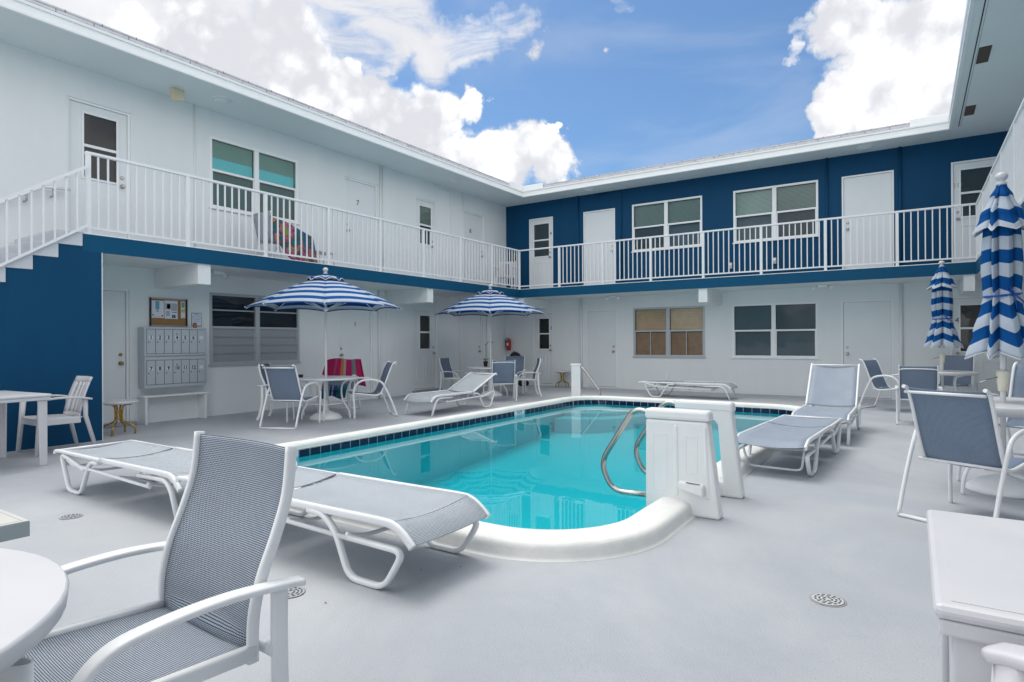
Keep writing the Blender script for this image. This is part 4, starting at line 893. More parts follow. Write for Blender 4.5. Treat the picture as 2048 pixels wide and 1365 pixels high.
# ---- loungers
def lounger(label, loc, rz, tilt=0, sc=1, loop_foot=True, fab=None, L=2.0, lip=1.0, ubar=False):
    """local: x = width, +y = foot end; origin at middle on the ground"""
    t_ = empty('sun_lounger', loc, rz, sc, label, 'sun lounger', 'white-framed sun loungers'); h = .335; yf = L / 2; yh = -L / 2; yj = -.18
    for s in (-1, 1):
        x = s * .305
        arc_tube(t_, 'side_rail', [(x, yj, h), (x, yf - .5, h + .002), (x, yf - .17, h + .003), (x, yf - .085, h - .006 * lip), (x, yf - .03, h - .034 * lip), (x, yf + .01, h - .066 * lip), (x, yf + .035, h - .092 * lip)], .0175, n=12, flat=(.8, 1.2), up=(1, 0, 0), sq=.65)
        mk('lower_rail', MB().tube([(x, yf - .38, h - .12), (x, yh + .30, h - .09), (x, yh + .12, h - .02)], .013, 8), METALW, t_)
        P = [(x, yf - .72, h - .02), (x, yf - .60, h - .02), (x, yf - .50, h - .10), (x, yf - .40, .016), (x, yf - .15, .016), (x, yf - .02, h - .12), (x, yf - .40, h - .115)] if loop_foot else [(x, yf - .55, h - .05), (x, yf - .16, h - .04), (x, yf - .08, h - .1), (x, yf + .02, 0)]
        mk('leg', MB().tube(fil(P, .07), .0155, 12, (1.2, .95), up=(1, 0, 0), sq=.65), METALW, t_)
        P = [(x, yh + .80, h - .03), (x, yh + .64, h - .035), (x, yh + .47, .016), (x, yh + .24, .016), (x, yh + .09, h - .025), (x, yh + .22, h - .04), (x, yh + .55, h - .115)]
        mk('leg', MB().tube(fil(P, .06), .0155, 12, (1.2, .95), up=(1, 0, 0), sq=.65), METALW, t_)
    for yy in (yf - .42, yh + .12, .1, -.5): mk('crossbar', MB().tube(cr([(-.305, yy, h - .10), (-.15, yy, h - .14), (.15, yy, h - .14), (.305, yy, h - .10)], 4), .011, 8), METALW, t_)
    if ubar: mk('cross_leg', MB().tube(fil([(-.27, yf - .10, h - .09), (-.235, yf - .16, .05), (.235, yf - .16, .05), (.27, yf - .10, h - .09)], .05), .011, 8), METALW, t_)
    W_ = .60; sl_m = fab or SLINGL
    sling(t_, 'seat_sling', [(yj + .02, h + .012), (.3, h + .012), (yf - .17, h + .018), (yf - .085, h + .015 - .006 * lip), (yf - .025, h + .014 - .034 * lip), (yf + .018, h + .012 - .066 * lip), (yf + .045, h + .010 - .092 * lip)], W_, sl_m, sag=.03)
    hb = yh - yj
    def bk(q): return (yj + cos(tilt) * q * hb, h + abs(hb) * sin(tilt) * q)
    for s in (-1, 1):
        x = s * .305; a, b = bk(0), bk(1)
        arc_tube(t_, 'back_rail', [(x, a[0], a[1]), (x, *bk(.5)), (x, b[0], b[1]), (x, b[0] - .04, b[1] - .03)], .016, n=8)
        if tilt > .2: mk('prop', MB().tube([(x * .9, *bk(.55)), (x * .9, yh + .45, h - .1)], .009, 6), METALW, t_)
    bq = [bk(0.02), bk(.3), bk(.6), bk(.97)]; sling(t_, 'back_sling', [(a, b + .012) for a, b in bq], W_, sl_m, sag=.03)
    mk('top_bar', MB().tube([(-.305, *bk(1)), (.305, *bk(1))], .013, 8), METALW, t_)
    return t_
def heading(dx, dy): return atan2(-dx, dy)
lounger('flat sun lounger in the foreground behind the big chair, beside the pool curve', (-3.02, 2.455, 0), heading(1, 0), 0)
lounger('flat sun lounger at left in front of the small gold-legged table', (-5.10, 2.48, 0), heading(1, 0), 0, .95, loop_foot=False)
lounger('sun lounger with raised back beside the far pool edge at left', (-6.93, 8.62, 0), heading(.02, -1), R_(22), .96, loop_foot=False)
lounger('flat sun lounger seen side-on along the far wall beyond the pool', (-4.1, 13.15, 0), heading(1, .0), 0, .95, loop_foot=False)
lounger('flat sun lounger on the right beside the white ladder panels', (-1.03, 6.83, 0), heading(-.05, -1), 0, .98, loop_foot=True, fab=SLINGM, lip=.55, ubar=True)
lounger('sun lounger with upright back behind the flat one on the right', (-.93, 9.02, 0), heading(0, -1), R_(42), .98, loop_foot=False, fab=SLINGM, lip=.5)

# ================================================================== tables
def round_table(label, loc, r, h, m=METALW, legs=4, rim=.028, rot=0, sc=1, bend=True):
    t_ = empty('round_table', loc, rot, 1, label, 'table', 'round tables')
    mk('tabletop', MB().lathe([(r - .015, h - rim), (r - .004, h - rim + .004), (r, h - .008), (r - .006, h)], 56), m, t_)
    for k in range(legs):
        a = radians(45) + 2 * pi * k / legs; c, s = cos(a), sin(a)
        P = [(c * q, s * q, z) for q, z in ((r * .72, h - rim - .012), (r * .52, h - .09), (r * .46, h - .2), (r * .50, h * .45), (r * .68, h * .2), (r * .72, 0))]
        mk('leg', MB().tube(cr(P, 5), .015, 8), METALW, t_)
    P = [(r * .5 * cos(2 * pi * j / 24), r * .5 * sin(2 * pi * j / 24), h * .38) for j in range(24)]
    mk('ring', MB().tube(P, .009, 6, closed=True), METALW, t_)
    return t_
round_table('white round table under the left open umbrella', (-7.9, 6.55, 0), .52, .665)
round_table('white round table under the far open umbrella', (-8.0, 11.27, 0), .53, .66)
round_table('white round table around the big closed umbrella at right', (.60, 6.24, 0), .55, .72, rim=.07, m=RESIN)
round_table('white round table around the small closed umbrella', (.42, 12.85, 0), .52, .68, rim=.05, m=RESIN)
round_table('large white round tabletop cut off at the lower left corner', (-1.68, .05, 0), .545, .72, rim=.042, m=RESIN)
def resin_table(label, loc, rz, lx, ly, h, w=.15):
    t_ = empty('rectangular_table', loc, rz, 1, label, 'table')
    a, b = lx / 2, ly / 2
    mk('tabletop', MB().box(-a, a, -b, b, h - .03, h), RESIN, t_, bevel=.012)
    mk('apron', MB().box(-a + .008, a - .008, -b + .008, b - .008, h - .062, h - .0305), RESIN, t_, bevel=.006)
    mk('top_inlay', MB().box(-a + .028, a - .028, -b + .028, b - .028, h + .0002, h + .0015), RESIN, t_, bevel=.001)
    for sx in (-1, 1):
        for sy in (-1, 1):
            x0, y0 = sx * (a - .03), sy * (b - .03); e = .035
            pl = [(x0, y0), (x0 - sx * w, y0), (x0 - sx * w, y0 - sy * .02), (x0 - sx * e, y0 - sy * e), (x0 - sx * .02, y0 - sy * w), (x0, y0 - sy * w)]
            mk('leg', MB().prism(pl, 0, h - .0625, lambda u, v, t, sx=sx, sy=sy, x0=x0, y0=y0: (x0 + (u - x0) * (.78 + .22 * t / h), y0 + (v - y0) * (.78 + .22 * t / h), t)), RESIN, t_, bevel=.006)
    return t_
resin_table('white resin table corner in the lower right foreground', (.645, 1.79, 0), 0, 1.23, .78, .72)
resin_table('white resin table standing against the dark blue stair wall', (-7.72, 1.98, 0), R_(5), .98, 1.15, .72, .085)
ct = empty('low_side_table', (-3.51, .70, 0), 0, 1, 'low square table with cream top and grey skirt at the left edge', 'table')
mk('tabletop', MB().box(-.30, .30, -.36, .36, .385, .45), GREYV, ct, bevel=.003); mk('top_cover', MB().box(-.298, .298, -.358, .358, .4505, .454), CREAMC, ct, bevel=.002)
sm_ = MB()
for q in ((-.29, .29, .335, .338), (-.29, .29, -.338, -.335), (.275, .278, -.33, .33), (-.278, -.275, -.33, .33)): sm_.box(*q, .4542, .4552)
mk('stitching', sm_, FRAMEG, ct)
for sx in (-1, 1):
    for sy in (-1, 1): mk('leg', MB().tube([(sx * .2, sy * .25, .384), (sx * .2, sy * .25, 0)], .014, 8), METALW, ct)
def resin_chair(label, loc, rz, sc=1):
    t_ = empty('resin_armchair', loc, rz, sc, label, 'chair', 'white resin armchairs')
    def bk(u, v):
        y = -.19 - .07 * v - .08 * v * v; return ((u - .5) * (.44 - .03 * v), y - .035 * (1 - (2 * u - 1) ** 2), .40 + .50 * v)
    mb = MB(); n = 5
    for k in range(5):                                       # five uprights of the back, slots between
        a, b = k / 5 + (.0 if k == 0 else .02), (k + 1) / 5 - (.0 if k == 4 else .02)
        mb.grid(lambda u, v, a=a, b=b: bk(a + (b - a) * u, .12 + .74 * v), 2, 8)
    mb.grid(lambda u, v: bk(u, .86 + .14 * v), 10, 2); mb.grid(lambda u, v: bk(u, .0 + .12 * v), 10, 2)
    mk('backrest', mb, RESIN, t_, solid=.022)
    mb = MB().grid(lambda u, v: ((u - .5) * .47, -.22 + .46 * v, .415 + .015 * v - .018 * (1 - (2 * u - 1) ** 2)), 10, 6); mk('seat', mb, RESIN, t_, solid=.02)
    mk('apron', MB().box(-.245, .245, .215, .24, .345, .425).box(-.25, -.225, -.2, .214, .345, .42).box(.225, .25, -.2, .214, .345, .42), RESIN, t_, bevel=.008)
    for s in (-1, 1):
        mk('arm', MB().tube(cr([(s * .255, -.31, .63), (s * .262, -.15, .66), (s * .268, .05, .665), (s * .268, .18, .655), (s * .265, .25, .640)], 5), .03, 16, (.42, 1.1), up=(0, 0, 1), sq=.5), RESIN, t_)
        mk('leg', MB().tube([(s * .265, .215, .645), (s * .262, .235, .40), (s * .275, .265, 0)], lambda t: .034 - .009 * t, 8, (.9, 1.0)), RESIN, t_)
        mk('leg', MB().tube([(s * .235, -.25, .645), (s * .235, -.255, .42), (s * .265, -.36, 0)], lambda t: .034 - .009 * t, 8, (1., .85)), RESIN, t_)
    return t_
rc = resin_chair('white slatted resin armchair between the table and the blue wall', (-8.20, 2.93, 0), R_(180.5), .93)
dup(rc, (.13, .95, 0), R_(48.6), 1.06, 'white resin armchair showing only an arm in the lower right corner')
ov_ = MB(); 
def ovp(a, r1=.037, r2=.017): return (r1 * cos(a), r2 * sin(a))
n = 28; O_ = [ovp(2 * pi * k / n) for k in range(n)]; I_ = [ovp(2 * pi * k / n, .033, .0135) for k in range(n)]
z0, z1 = 0, .655; vs = [(x, y, z0) for x, y in O_] + [(x, y, z1) for x, y in O_] + [(x, y, z1) for x, y in I_] + [(x, y, z1 - .25) for x, y in I_]
ov_.v = [Vector(v) for v in vs]
for r in range(3):
    for k in range(n): ov_.f.append((r * n + k, r * n + (k + 1) % n, (r + 1) * n + (k + 1) % n, (r + 1) * n + k)); ov_.sm.add(len(ov_.f) - 1) if r != 1 else None
ov_.f.append(tuple(range(3 * n, 4 * n)))
a_ = R_(28); ov_.v = [Vector((v.x * cos(a_) - v.y * sin(a_) - 1.335, v.x * sin(a_) + v.y * cos(a_) + .415, v.z)) for v in ov_.v]
tag(mk('open_tube_post', ov_, METALW), 'open-topped oval white tube post at the lower left corner', 'post')

# ================================================================== umbrellas
def umb_base(t_, z=0, pole_h=2.3, r=.25):
    mk('base', MB().lathe([(r, 0), (r + .005, .02), (r - .02, .05), (r * .7, .09), (r * .35, .12), (.05, .135), (.035, .14), (.03, .30)], 36), METALW, t_)
    mk('pole', MB().lathe([(.019, .13), (.019, pole_h)], 14), METALW, t_)
def finial(t_, z): mk('finial', MB().lathe([(.02, z - .005), (.035, z + .004), (.036, z + .015), (.022, z + .028), (.018, z + .034), (.034, z + .046), (.044, z + .066), (.040, z + .086), (.022, z + .102), (.004, z + .106)], 20), RESIN, t_)
def open_umbrella(label, loc, rz, R=1.21, zr=1.74, za=2.27, sc=1, lean=(0, 0)):
    t_ = empty('patio_umbrella', loc, rz, sc, label, 'umbrella', 'open striped umbrellas'); n = 8
    umb_base(t_, 0, za)
    def rim(k, rr=R, z=zr): a = 2 * pi * (k + .5) / n; return Vector((rr * cos(a), rr * sin(a), z))
    def shape(t): return t
    mb = MB(); nv = 14; nu = 8; t0 = .16; SL = sqrt(R * R + (za - zr) ** 2)
    for k in range(n):
        def fn(u, v, k=k):
            t = t0 + (1 - t0) * v; a, b = rim(k), rim(k + 1); ap = Vector((0, 0, za))
            pa, pb = ap.lerp(a, t), ap.lerp(b, t); q = pa.lerp(pb, u); e = 4 * u * (1 - u)
            arch = .055 * sin(pi * min(1, t * 1.0)) ; q.z += arch + .034 * e * t
            q.x *= 1 - .07 * e * t; q.y *= 1 - .07 * e * t; return q
        mb.grid(fn, nu, nv, lambda u, v: (u, (SL * (1 - (t0 + (1 - t0) * v)) * 1.02) * 1.02 + .09))
    mk('canopy', mb, CANVAS, t_, solid=.0025)
    hem = MB()
    for k in range(n):
        P = []
        for j in range(9):
            u = j / 8; a, b = rim(k), rim(k + 1); q = a.lerp(b, u); e = 4 * u * (1 - u); q.z += .034 * e - .004; q.x *= 1 - .07 * e; q.y *= 1 - .07 * e; P.append(q)
        hem.tube(P, .006, 5)
    mk('hem', hem, mat('blue_hem', (.003, .06, .28), .8), t_)
    # vent cap: a small canopy lifted off the main one with scalloped edge
    vb = MB(); Rv = .30
    for k in range(n):
        def fv(u, v, k=k):
            a, b = rim(k, Rv, za - .075), rim(k + 1, Rv, za - .075); ap = Vector((0, 0, za + .045)); q = ap.lerp(a.lerp(b, u), v); e = 4 * u * (1 - u)
            q.z += .05 * e * v * v + .015 * sin(pi * v); return q
        vb.grid(fv, 8, 5, lambda u, v: (u, .33 * (1 - v) + .01))
    mk('vent_cap', vb, CANVAS, t_, solid=.0025)
    vh = MB(); P = []
    for k in range(n):
        for j in range(8):
            u = j / 8; q = rim(k, Rv, za - .075).lerp(rim(k + 1, Rv, za - .075), u); q.z += .05 * 4 * u * (1 - u) ; P.append(q)
    vh.tube(P, .007, 6, closed=True); mk('vent_hem', vh, RESIN, t_)
    hub = zr - .02
    for k in range(n):
        a = rim(k); d = Vector((cos(2 * pi * (k + .5) / n), sin(2 * pi * (k + .5) / n), 0)); top = Vector((0, 0, za - .03)) + d * .02
        pts = [top.lerp(Vector((a.x * .99, a.y * .99, a.z - .01)), q) + Vector((0, 0, .07 * sin(pi * q) - .012)) for q in (0, .2, .4, .6, .8, 1)]
        rb = mk('rib', MB().tube(pts, .0075, 6), METALW, t_); mk('strut', MB().tube([(d.x * .03, d.y * .03, hub), tuple(pts[3])], .006, 6), METALW, rb)
        mk('rib_tip', MB().lathe([(.008, -.012), (.013, 0), (.008, .012)], 8, tuple(a)), RESIN, rb)
    mk('hub', MB().lathe([(.03, hub - .03), (.045, hub - .01), (.045, hub + .02), (.03, hub + .03)], 14), METALW, t_)
    finial(t_, za + .05); return t_
U1 = open_umbrella('open blue and white striped umbrella in front of the frosted window', (-7.9, 6.55, 0), R_(27), 1.20, 1.785, 2.28)
dup(U1, (-8.0, 11.27, 0), R_(12), 1.04, 'open blue and white striped umbrella farther back by the inside corner')
def closed_umbrella(label, loc, rz, sc=1, rs=1, seed=1):
    t_ = empty('closed_umbrella', loc, rz, sc, label, 'umbrella', 'closed striped umbrellas')
    umb_base(t_, 0, 2.42); rnd = random.Random(seed); ph = [rnd.uniform(-.5, .5) for _ in range(8)]
    def interp(T, z):
        for (z0, r0), (z1, r1) in zip(T, T[1:]):
            if z0 >= z >= z1: t = (z0 - z) / (z0 - z1); t = t * t * (3 - 2 * t); return r0 + (r1 - r0) * t
        return T[-1][1]
    NF = 7; cuts = sorted([2 * pi * (k + rnd.uniform(-.36, .36)) / NF for k in range(NF)])
    def fold(a):                                  # 0 in a crease .. 1 on a panel's ridge, plus the signed position inside the panel
        a = a % (2 * pi)
        for k in range(NF):
            c0 = cuts[k]; c1 = cuts[(k + 1) % NF] + (2 * pi if k == NF - 1 else 0); aa = a if a >= c0 else a + 2 * pi
            if c0 <= aa < c1: t = (aa - c0) / (c1 - c0); return k, t
        return 0, 0
    def surf(T, z_top, z_bot, amp, hemw, stripe0, name, zdrop):
        def fn(u, v):
            a = 2 * pi * u; z = z_top + (z_bot - z_top) * v; r = interp(T, z) * rs; k, t = fold(a + .12 * v * sin(3 * v + seed))
            rk = .30 + .4 * ((k * 37 + seed * 11) % 10) / 10; tri = t / rk if t < rk else (1 - t) / (1 - rk)
            am = amp * min(1, .25 + v * 3); crease = math.exp(-(min(t, 1 - t) / .09) ** 2)
            r *= 1 + am * (tri - .45) - am * .75 * crease + .03 * sin(3 * a + 5 * v + seed) * v
            return (r * cos(a), r * sin(a), z + zdrop * v * v * (.5 - tri))
        def uvf(u, v):
            a = 2 * pi * u; k, t = fold(a + .12 * v * sin(3 * v + seed)); rk = .30 + .4 * ((k * 37 + seed * 11) % 10) / 10; tri = t / rk if t < rk else (1 - t) / (1 - rk)
            return (u, stripe0 + (z_top - z_bot) * v * 1.0 - .020 * (tri - .5) * (.3 + .7 * v) + .012 * sin(k * 2.3 + seed))
        mk(name, MB().grid(fn, 168, 46, uvf), CANVAS, t_, solid=.003)
        P = [Vector(fn(k / 168, 1)) - Vector((0, 0, .003)) for k in range(168)]; mk(name + '_hem', MB().tube(P, .0055, 5, closed=True), RESIN, t_)
    surf([(2.30, .115), (2.1, .145), (1.8, .155), (1.64, .145), (1.575, .138), (1.50, .155), (1.3, .215), (1.08, .285)], 2.30, 1.10, .36, 0, .105 * 2 * 2.0 - .16, 'canopy', .07)
    surf([(2.455, .045), (2.36, .095), (2.22, .17), (2.05, .25)], 2.455, 2.10, .22, 0, .005, 'vent_cap', .05)
    P = [Vector((.158 * rs * cos(a), .158 * rs * sin(a), 1.575 + .012 * sin(a + 1))) for a in [2 * pi * k / 30 for k in range(30)]]
    tie = MB().tube(P, .010, 6, closed=True); kx = rz * 0
    aa = R_(-60) - rz; kp = Vector((.17 * rs * cos(aa), .17 * rs * sin(aa), 1.575)); sd_ = Vector((-sin(aa), cos(aa), 0))
    tie.tube([kp, kp + Vector((0, 0, -.05)) + sd_ * .06, kp + Vector((0, 0, -.10)) + sd_ * .10], .005, 6); tie.tube([kp, kp + sd_ * -.03 + Vector((0, 0, .05)), kp + sd_ * -.06 + Vector((0, 0, .04)), kp], .006, 6); tie.tube([kp, kp + sd_ * .02 + Vector((0, 0, -.12))], .005, 6)
    mk('tie', tie, mat('blue_tie', (.003, .075, .36), .8), t_)
    finial(t_, 2.455)
    mk('crank_housing', MB().lathe([(.022, .80), (.032, .81), (.036, .86), (.043, .94), (.044, .965), (.03, .975)], 18), CREAM, t_)
    a2 = R_(205) - rz; cx_, cy_ = cos(a2), sin(a2)
    mk('crank_handle', MB().tube([(cx_ * .03, cy_ * .03, .92), (cx_ * .10, cy_ * .10, .90), (cx_ * .17, cy_ * .17, .875)], .006, 6), STEEL, t_)
    return t_
UC = closed_umbrella('large closed striped umbrella in the right foreground', (.60, 6.24, 0), R_(10), 1.0, rs=.74, seed=1)
closed_umbrella('small closed striped umbrella far back at right, tied in the middle', (.42, 12.85, 0), R_(30), 1.01, rs=.86, seed=4)

# ================================================================== pool fittings
def pod(label, yc, slot=False):
    t_ = empty('ladder_pod', (-1.36, yc, 0), 0, 1, label, 'ladder pod', 'white moulded ladder panels')
    th = .055
    out = [(-.262, .0), (-.272, .08), (-.262, .70), (-.25, .742), (.165, .742), (.182, .70), (.262, .0)]
    if not slot:
        mb = MB().prism([(-.262, .0), (-.266, .08), (-.262, .66), (.183, .66), (.262, .0)], -th, th, lambda u, w, t: (u, t, w)); mk('panel', mb, PODM, t_, bevel=.018)
        mk('cap', MB().prism([(-.268, .662), (-.268, .735), (.19, .735), (.199, .662)], -th - .006, th + .006, lambda u, w, t: (u, t, w)), PODM, t_, bevel=.02)
        rb = MB()
        for a, b, c, d in ((-.205, -.10, .16, .56), (.03, .115, .30, .56)):
            w = .006
            for q in ((a, a + w, c, d), (b - w, b, c, d), (a + w, b - w, d - w, d), (a + w, b - w, c, c + w)): rb.box(q[0], q[1], -th - .003, -th + .004, q[2], q[3])
        mk('moulded_ribs', rb, PODM, t_, bevel=.003)
        for q0, q1, q2, q3 in ((-.055, -.022, -.060, -.018), (.150, .176, .170, .200)):
            mk('raised_rib', MB().prism([(q2, .13), (q3, .13), (q1, .63), (q0, .63)], -th - .016, -th + .01, lambda u, w, t: (u, t + .007, w)), PODM, t_, bevel=.013)
        lp = MB().prism([(-.015, .195), (.165, .15), (.165, .235), (-.01, .25)], -th - .055, -th + .01, lambda u, w, t: (u, t, w)); mk('ledge', lp, PODM, t_, bevel=.015)
        sl2 = MB().prism([(.05, .243), (.145, .238), (.145, .2425), (.05, .2475)], -th - .056, -th - .05, lambda u, w, t: (u, t, w)); mk('slot', sl2, DARK, t_)
    else:
        # arch-shaped panel: a top bar, a broad outer leg and a thin inner one
        mb = MB().prism([(-.262, .60), (-.262, .735), (.175, .735), (.19, .60), (.262, .0), (.12, 0), (.075, .56), (.04, .60), (-.20, .60), (-.20, .0), (-.262, 0)], -th, th, lambda u, w, t: (u, t, w)); mk('panel', mb, PODM, t_, bevel=.018)
        mk('cap', MB().prism([(-.268, .662), (-.268, .74), (.186, .74), (.195, .662)], -th - .006, th + .006, lambda u, w, t: (u, t, w)), PODM, t_, bevel=.02)
        mk('foot', MB().box(-.19, .24, -th + .004, th - .004, .0, .12), PODM, t_, bevel=.018)
    x = -.24; yy = 0
    P = [(x + .02, yy, .10), (-.545, yy, .085), (-.645, yy, .29), (-.37, yy, .72), (x + .02, yy, .695)]
    mk('grab_rail', MB().tube(fil(P, .13, 9), .021, 12), STEEL, t_)
    return t_
pod('white moulded ladder panel nearer the camera with a steel grab rail', 4.27)
pod('white arch-shaped ladder panel farther along the pool edge with a steel grab rail', 4.93, True)
pt = empty('handrail_post', (-6.02, 11.62, 0), R_(25), 1, 'white post with a sloping steel handrail at the far left pool corner', 'handrail post')
mk('post', MB().prism([(-.095, .0), (-.095, .66), (.10, .66), (.10, 0)], -.07, .07, lambda u, w, t: (u, t, w + .05)), PODM, pt, bevel=.012); mk('cap', MB().box(-.11, .115, -.08, .08, .711, .75), PODM, pt, bevel=.01)
mk('fluting', MB().box(-.08, -.05, -.078, -.0705, .15, .66).box(-.02, .0, -.078, -.0705, .15, .66).box(.035, .055, -.078, -.0705, .15, .66), PODM, pt, bevel=.004)
mk('handrail', MB().tube(cr([(.09, 0, .69), (.18, -.02, .62), (.42, -.08, .30), (.49, -.10, .20), (.51, -.12, .08), (.50, -.13, -.06), (.48, -.14, -.20)], 6), .025, 10), STEEL, pt)
mk('lower_rail', MB().tube(cr([(.08, 0, .10), (.2, -.04, .06), (.36, -.10, .03), (.47, -.13, -.02)], 4), .014, 8), STEEL, pt)

# ================================================================== small things
tw = empty('beach_towel', (-8.75, 7.6, .4), world=True, label='magenta striped towel draped over a chair back at the left umbrella table', cat='towel')
def towel_mesh(cx, cy, rz, w, ztop, front, back, m, par, thick=.004, seed=0, flare=.1):
    c, s = cos(rz), sin(rz)
    def fn(u, v):
        L = v * (front + back); x = (u - .5) * (w + flare * abs(v - front / (front + back)) * 2)
        q_ = (front - L) if L < front else (L - front)
        if L < front: y = .035 + .36 * q_ + .02; z = ztop - q_
        else: y = -.055 + .10 * q_; z = ztop - q_
        z -= .25 * max(0, abs(x) - .24)
        y += .018 * sin(x * 22 + seed) * abs(v - .5) * 2; z += .012 * sin(x * 13 + seed)
        return (cx + c * x - s * y, cy + s * x + c * y, z)
    return mk('cloth', MB().grid(fn, 26, 26, lambda u, v: ((1 - u) * w, v * (front + back))), m, par, solid=thick)
rr_ = R_(-146); bx, by = -8.55 - sin(rr_) * -.40, 7.35 + cos(rr_) * -.40
towel_mesh(bx, by, rr_, .60, .94, .34, .5, TOWEL, tw, flare=.18)
bg = empty('blue_towel', (-8.5, 7.3, .4), world=True, label='teal and blue striped cloth on the seat under the magenta towel', cat='towel')
BT = stripe_mat('teal_blue_stripe', [(0, (.008, .12, .18)), (.4, (.008, .04, .15)), (.55, (.28, .32, .36)), (.6, (.008, .04, .15)), (.7, (.28, .32, .36)), (.75, (.008, .04, .15))], 'X', .4)
cx_, cy_ = -8.55 + sin(rr_) * .14, 7.35 - cos(rr_) * .14 ; cx_, cy_ = -8.55, 7.35
def bgf(u, v):
    x = (u - .5) * .42; y = -.12 + .42 * v; z = .455 + .03 * sin(8 * u) * sin(5 * v) - (max(0, y - .22) * 2.2); return (cx_ + cos(rr_) * x - sin(rr_) * y, cy_ + sin(rr_) * x + cos(rr_) * y, z)
mk('cloth', MB().grid(bgf, 12, 12, lambda u, v: (u * .42, v)), BT, bg, solid=.01)
at = empty('ashtray', (-8.28, 6.33, .6655), label='small black box on the white table under the left umbrella', cat='ashtray')
mk('tray', MB().box(-.05, .05, -.035, .035, 0, .038), BLACK, at, bevel=.004); mk('rim', MB().box(-.054, .054, -.039, .039, .0385, .046), BLACK, at, bevel=.002)
# orchid
oc = empty('potted_orchid', (-8.22, 11.38, .6605), label='thin orchid in a black pot on the far umbrella table', cat='plant')
mk('pot', MB().lathe([(.04, 0), (.055, .10), (.06, .105), (.06, .12), (.05, .12)], 16), BLACK, oc)
mk('stem', MB().tube(cr([(0, 0, .1), (.01, 0, .3), (0, .01, .48), (.05, .03, .55), (.16, .09, .56)], 5), .004, 5), GREEN, oc)
lv = MB()
for k in range(5):
    a = k * 1.3; lv.grid(lambda u, v, a=a: ((.14 * v) * cos(a) - (u - .5) * .035 * sin(pi * v) * sin(a), (.14 * v) * sin(a) + (u - .5) * .035 * sin(pi * v) * cos(a), .12 + .06 * sin(pi * v * .8)), 2, 5)
mk('leaves', lv, GREEN, oc, solid=.002)
fw = MB()
for q in ((0, .01, .5), (.04, .02, .55), (.09, .05, .565), (.14, .08, .56)): fw.lathe([(.002, -.015), (.018, -.004), (.018, .006), (.002, .014)], 6, q)
mk('flowers', fw, mat('mauve_petal', (.25, .2, .26), .6), oc)
# fire extinguisher on back wall near corner
fe = empty('fire_extinguisher', (-9.72, Y0 - .10, .98), label='red fire extinguisher hung on the far wall in the corner', cat='fire extinguisher')
mk('cylinder', MB().lathe([(.055, 0), (.062, .01), (.062, .27), (.045, .31), (.02, .33)], 18), RED, fe); mk('valve', MB().box(-.02, .02, -.03, .03, .331, .36).box(-.01, .01, -.09, -.03, .35, .362), NICKEL, fe)
mk('hose', MB().tube(cr([(0, -.03, .35), (-.07, -.04, .33), (-.085, -.03, .2), (-.075, -.02, .08)], 5), .011, 7), BLACK, fe); mk('label', MB().box(-.03, .03, -.066, -.0605, .14, .22), PAPER, fe)
mk('wall_hook', MB().box(-.015, .015, .06, .099, .29, .33), NICKEL, fe)
# rollator
rl = empty('rollator_walker', (-9.18, 14.2, 0), R_(-10), 1, 'folded walker with red frame and black seat in the far left corner', 'walker')
mk('seat', MB().tube(cr([(-.17, 0, .84), (-.05, -.04, .90), (.08, -.04, .86), (.13, 0, .74)], 5), .065, 10, (.8, 1.3)), BLACK, rl)
for k, P in enumerate(([(-.02, 0, .72), (-.12, .0, .06)], [(.02, 0, .72), (.16, 0, .10)], [(-.02, .22, .72), (-.12, .22, .06)], [(.02, .22, .72), (.16, .22, .10)])): mk('frame_leg', MB().tube(P, .013, 8), RED, rl)
for x, y in ((-.12, 0), (.16, 0), (-.12, .22), (.16, .22)):
    w = MB(); w.tube([(x, y - .014, .075), (x, y + .014, .075)], .073, 18, sm=False); mk('wheel', w, BLACK, rl)
mk('crossbar', MB().tube([(-.07, 0, .4), (.09, .22, .4)], .01, 8), BLACK, rl); mk('handle', MB().tube([(0, 0, .72), (-.03, .0, .93), (-.12, 0, .96)], .014, 8), BLACK, rl)
# balcony left: two folding chairs with floral towel and a small table
bc = empty('balcony_chair', (-9.40, 6.74, HT), R_(0), 1, 'balcony chair hidden under a floral towel behind the left railing', 'chair')
for s in (-1, 1):
    mk('side_frame', MB().tube(cr([(s * .27, .3, 0), (s * .27, .22, .40), (s * .27, 0, .42), (s * .27, -.2, .42), (s * .27, -.28, .7), (s * .27, -.33, .88)], 4), .014, 7), METALW, bc); mk('rear_leg', MB().tube([(s * .27, -.15, .42), (s * .27, -.34, 0)], .014, 7), METALW, bc)
sling(bc, 'sling', [(.24, .41), (0, .42), (-.2, .43), (-.28, .7), (-.33, .88)], .5, SLINGL)
ft = empty('floral_towel', (-9.1, 6.85, HT), world=True, label='bright pink and green floral towel over a balcony chair on the left wing', cat='towel')
def ftf(u, v):
    y = 6.33 + .88 * u; top = 3.36 - .12 * u - .18 * max(0, u - .35) ; z = top - (top - 2.63) * v * (.55 + .45 * min(1, u * 2.2)); x = -9.03 + .10 * v + .03 * sin(u * 14) * v; return (x, y, z)
mk('cloth', MB().grid(ftf, 26, 14), FLORAL, ft, solid=.006)
bt = empty('balcony_table', (-9.3, 7.62, HT), 0, 1, 'small white table beside the floral towel on the left balcony', 'side table')
mk('tabletop', MB().box(-.16, .16, -.19, .19, .30, .33), RESIN, bt, bevel=.008)
for sx in (-1, 1):
    for sy in (-1, 1): mk('leg', MB().tube([(sx * .13, sy * .15, .2995), (sx * .15, sy * .18, 0)], .012, 6), RESIN, bt)
s_c = empty('slatted_chair', (-9.25, 13.75, HT), R_(200), 1, 'white slatted chair in the inside corner of the balcony', 'chair')
mb = MB()
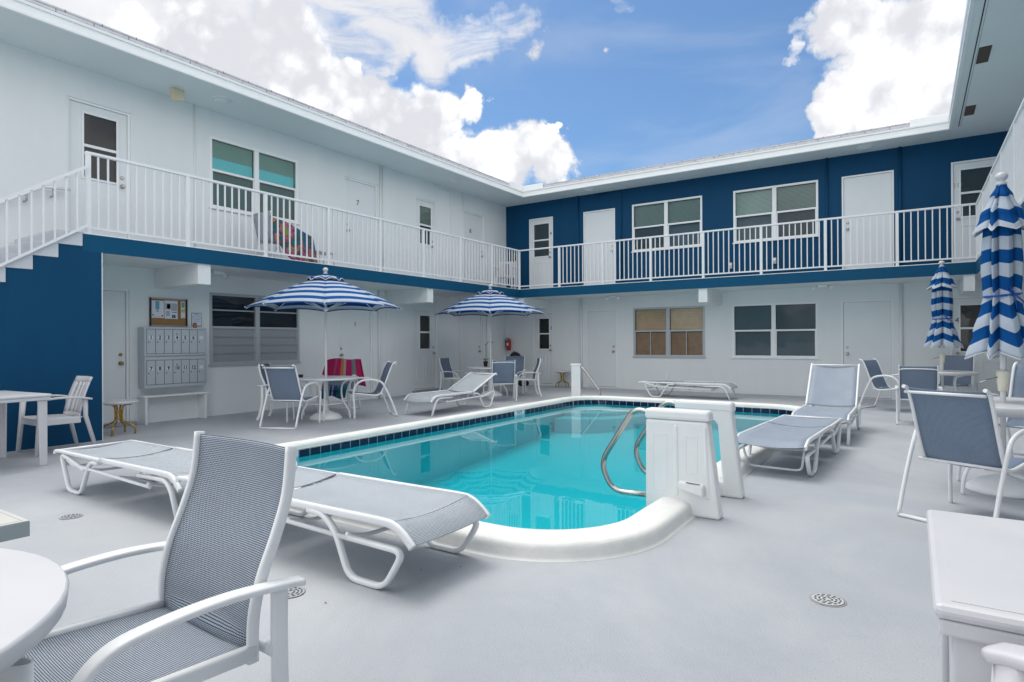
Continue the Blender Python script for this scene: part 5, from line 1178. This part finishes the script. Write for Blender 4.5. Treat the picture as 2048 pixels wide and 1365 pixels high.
for k in range(5): mb.box(-.2 + k * .09, -.2 + k * .09 + .045, -.25, -.235, .42, .80)
mk('back_slats', mb, RESIN, s_c); mk('back_rail', MB().box(-.23, .23, -.262, -.2505, .78, .84), RESIN, s_c); mk('back_rail', MB().box(-.23, .23, -.262, -.2505, .38, .43), RESIN, s_c); mk('seat', MB().box(-.23, .23, -.234, .22, .37, .40), RESIN, s_c, bevel=.006)
for sx in (-1, 1):
    for sy, h_ in ((-.24, .84), (.2, .62)): mk('leg', MB().box(sx * .22 - .02, sx * .22 + .02, sy - .02, sy + .019, 0, .3695).box(sx * .242, sx * .242 + .02, sy - .02, sy + .02, 0, h_), RESIN, s_c)
    mk('arm', MB().box(sx * .26 - .025, sx * .26 + .025, -.22, .24, .625, .65), RESIN, s_c)
pl_ = empty('potted_plant', (-9.2, 14.1, HT), 0, 1, 'small plant in a red pot on a stand in the balcony corner', 'plant')
mk('stand', MB().lathe([(.09, 0), (.09, .02), (.02, .03), (.02, .70), (.09, .71), (.09, .73)], 14), RESIN, pl_); mk('pot', MB().lathe([(.05, .7305), (.07, .86), (.075, .87)], 14), RED, pl_)
lf = MB(); rnd = random.Random(3)
for k in range(22):
    a = rnd.uniform(0, 6.28); L = rnd.uniform(.12, .34); tl = rnd.uniform(.1, .5)
    lf.grid(lambda u, v, a=a, L=L, tl=tl: (L * tl * v * cos(a) - (u - .5) * .03 * sin(pi * v) * sin(a), L * tl * v * sin(a) + (u - .5) * .03 * sin(pi * v) * cos(a), .86 + L * v), 1, 5)
mk('leaves', lf, GREEN, pl_)
# a few leaves and crumbs on the deck
rnd = random.Random(5)
for k, (x, y) in enumerate(((-2.2, 2.45), (-2.05, 2.6), (-2.3, 1.9), (-.95, 1.75))):
    a = rnd.uniform(0, 6.28); d_ = MB().grid(lambda u, v: (x + .013 * (v - .5) * cos(a) - .005 * (u - .5) * sin(a) * sin(pi * v) * 2, y + .013 * (v - .5) * sin(a) + .005 * (u - .5) * cos(a) * sin(pi * v) * 2, .003 + .004 * sin(pi * v)), 2, 4)
    tag(mk('fallen_leaf', d_, mat('dry_leaf', (.05, .045, .05), .8)), ('tiny dry leaf beside the front leg of the foreground lounger', 'tiny dark leaf at the foot of the pool coping curve', 'tiny dry leaf between the drain and the lounger leg', 'tiny dark leaf alone on the open deck at bottom centre')[k], 'leaf', 'tiny dry leaves on the deck')
for o in bpy.data.objects:
    if '_w' in o.keys(): del o['_w']
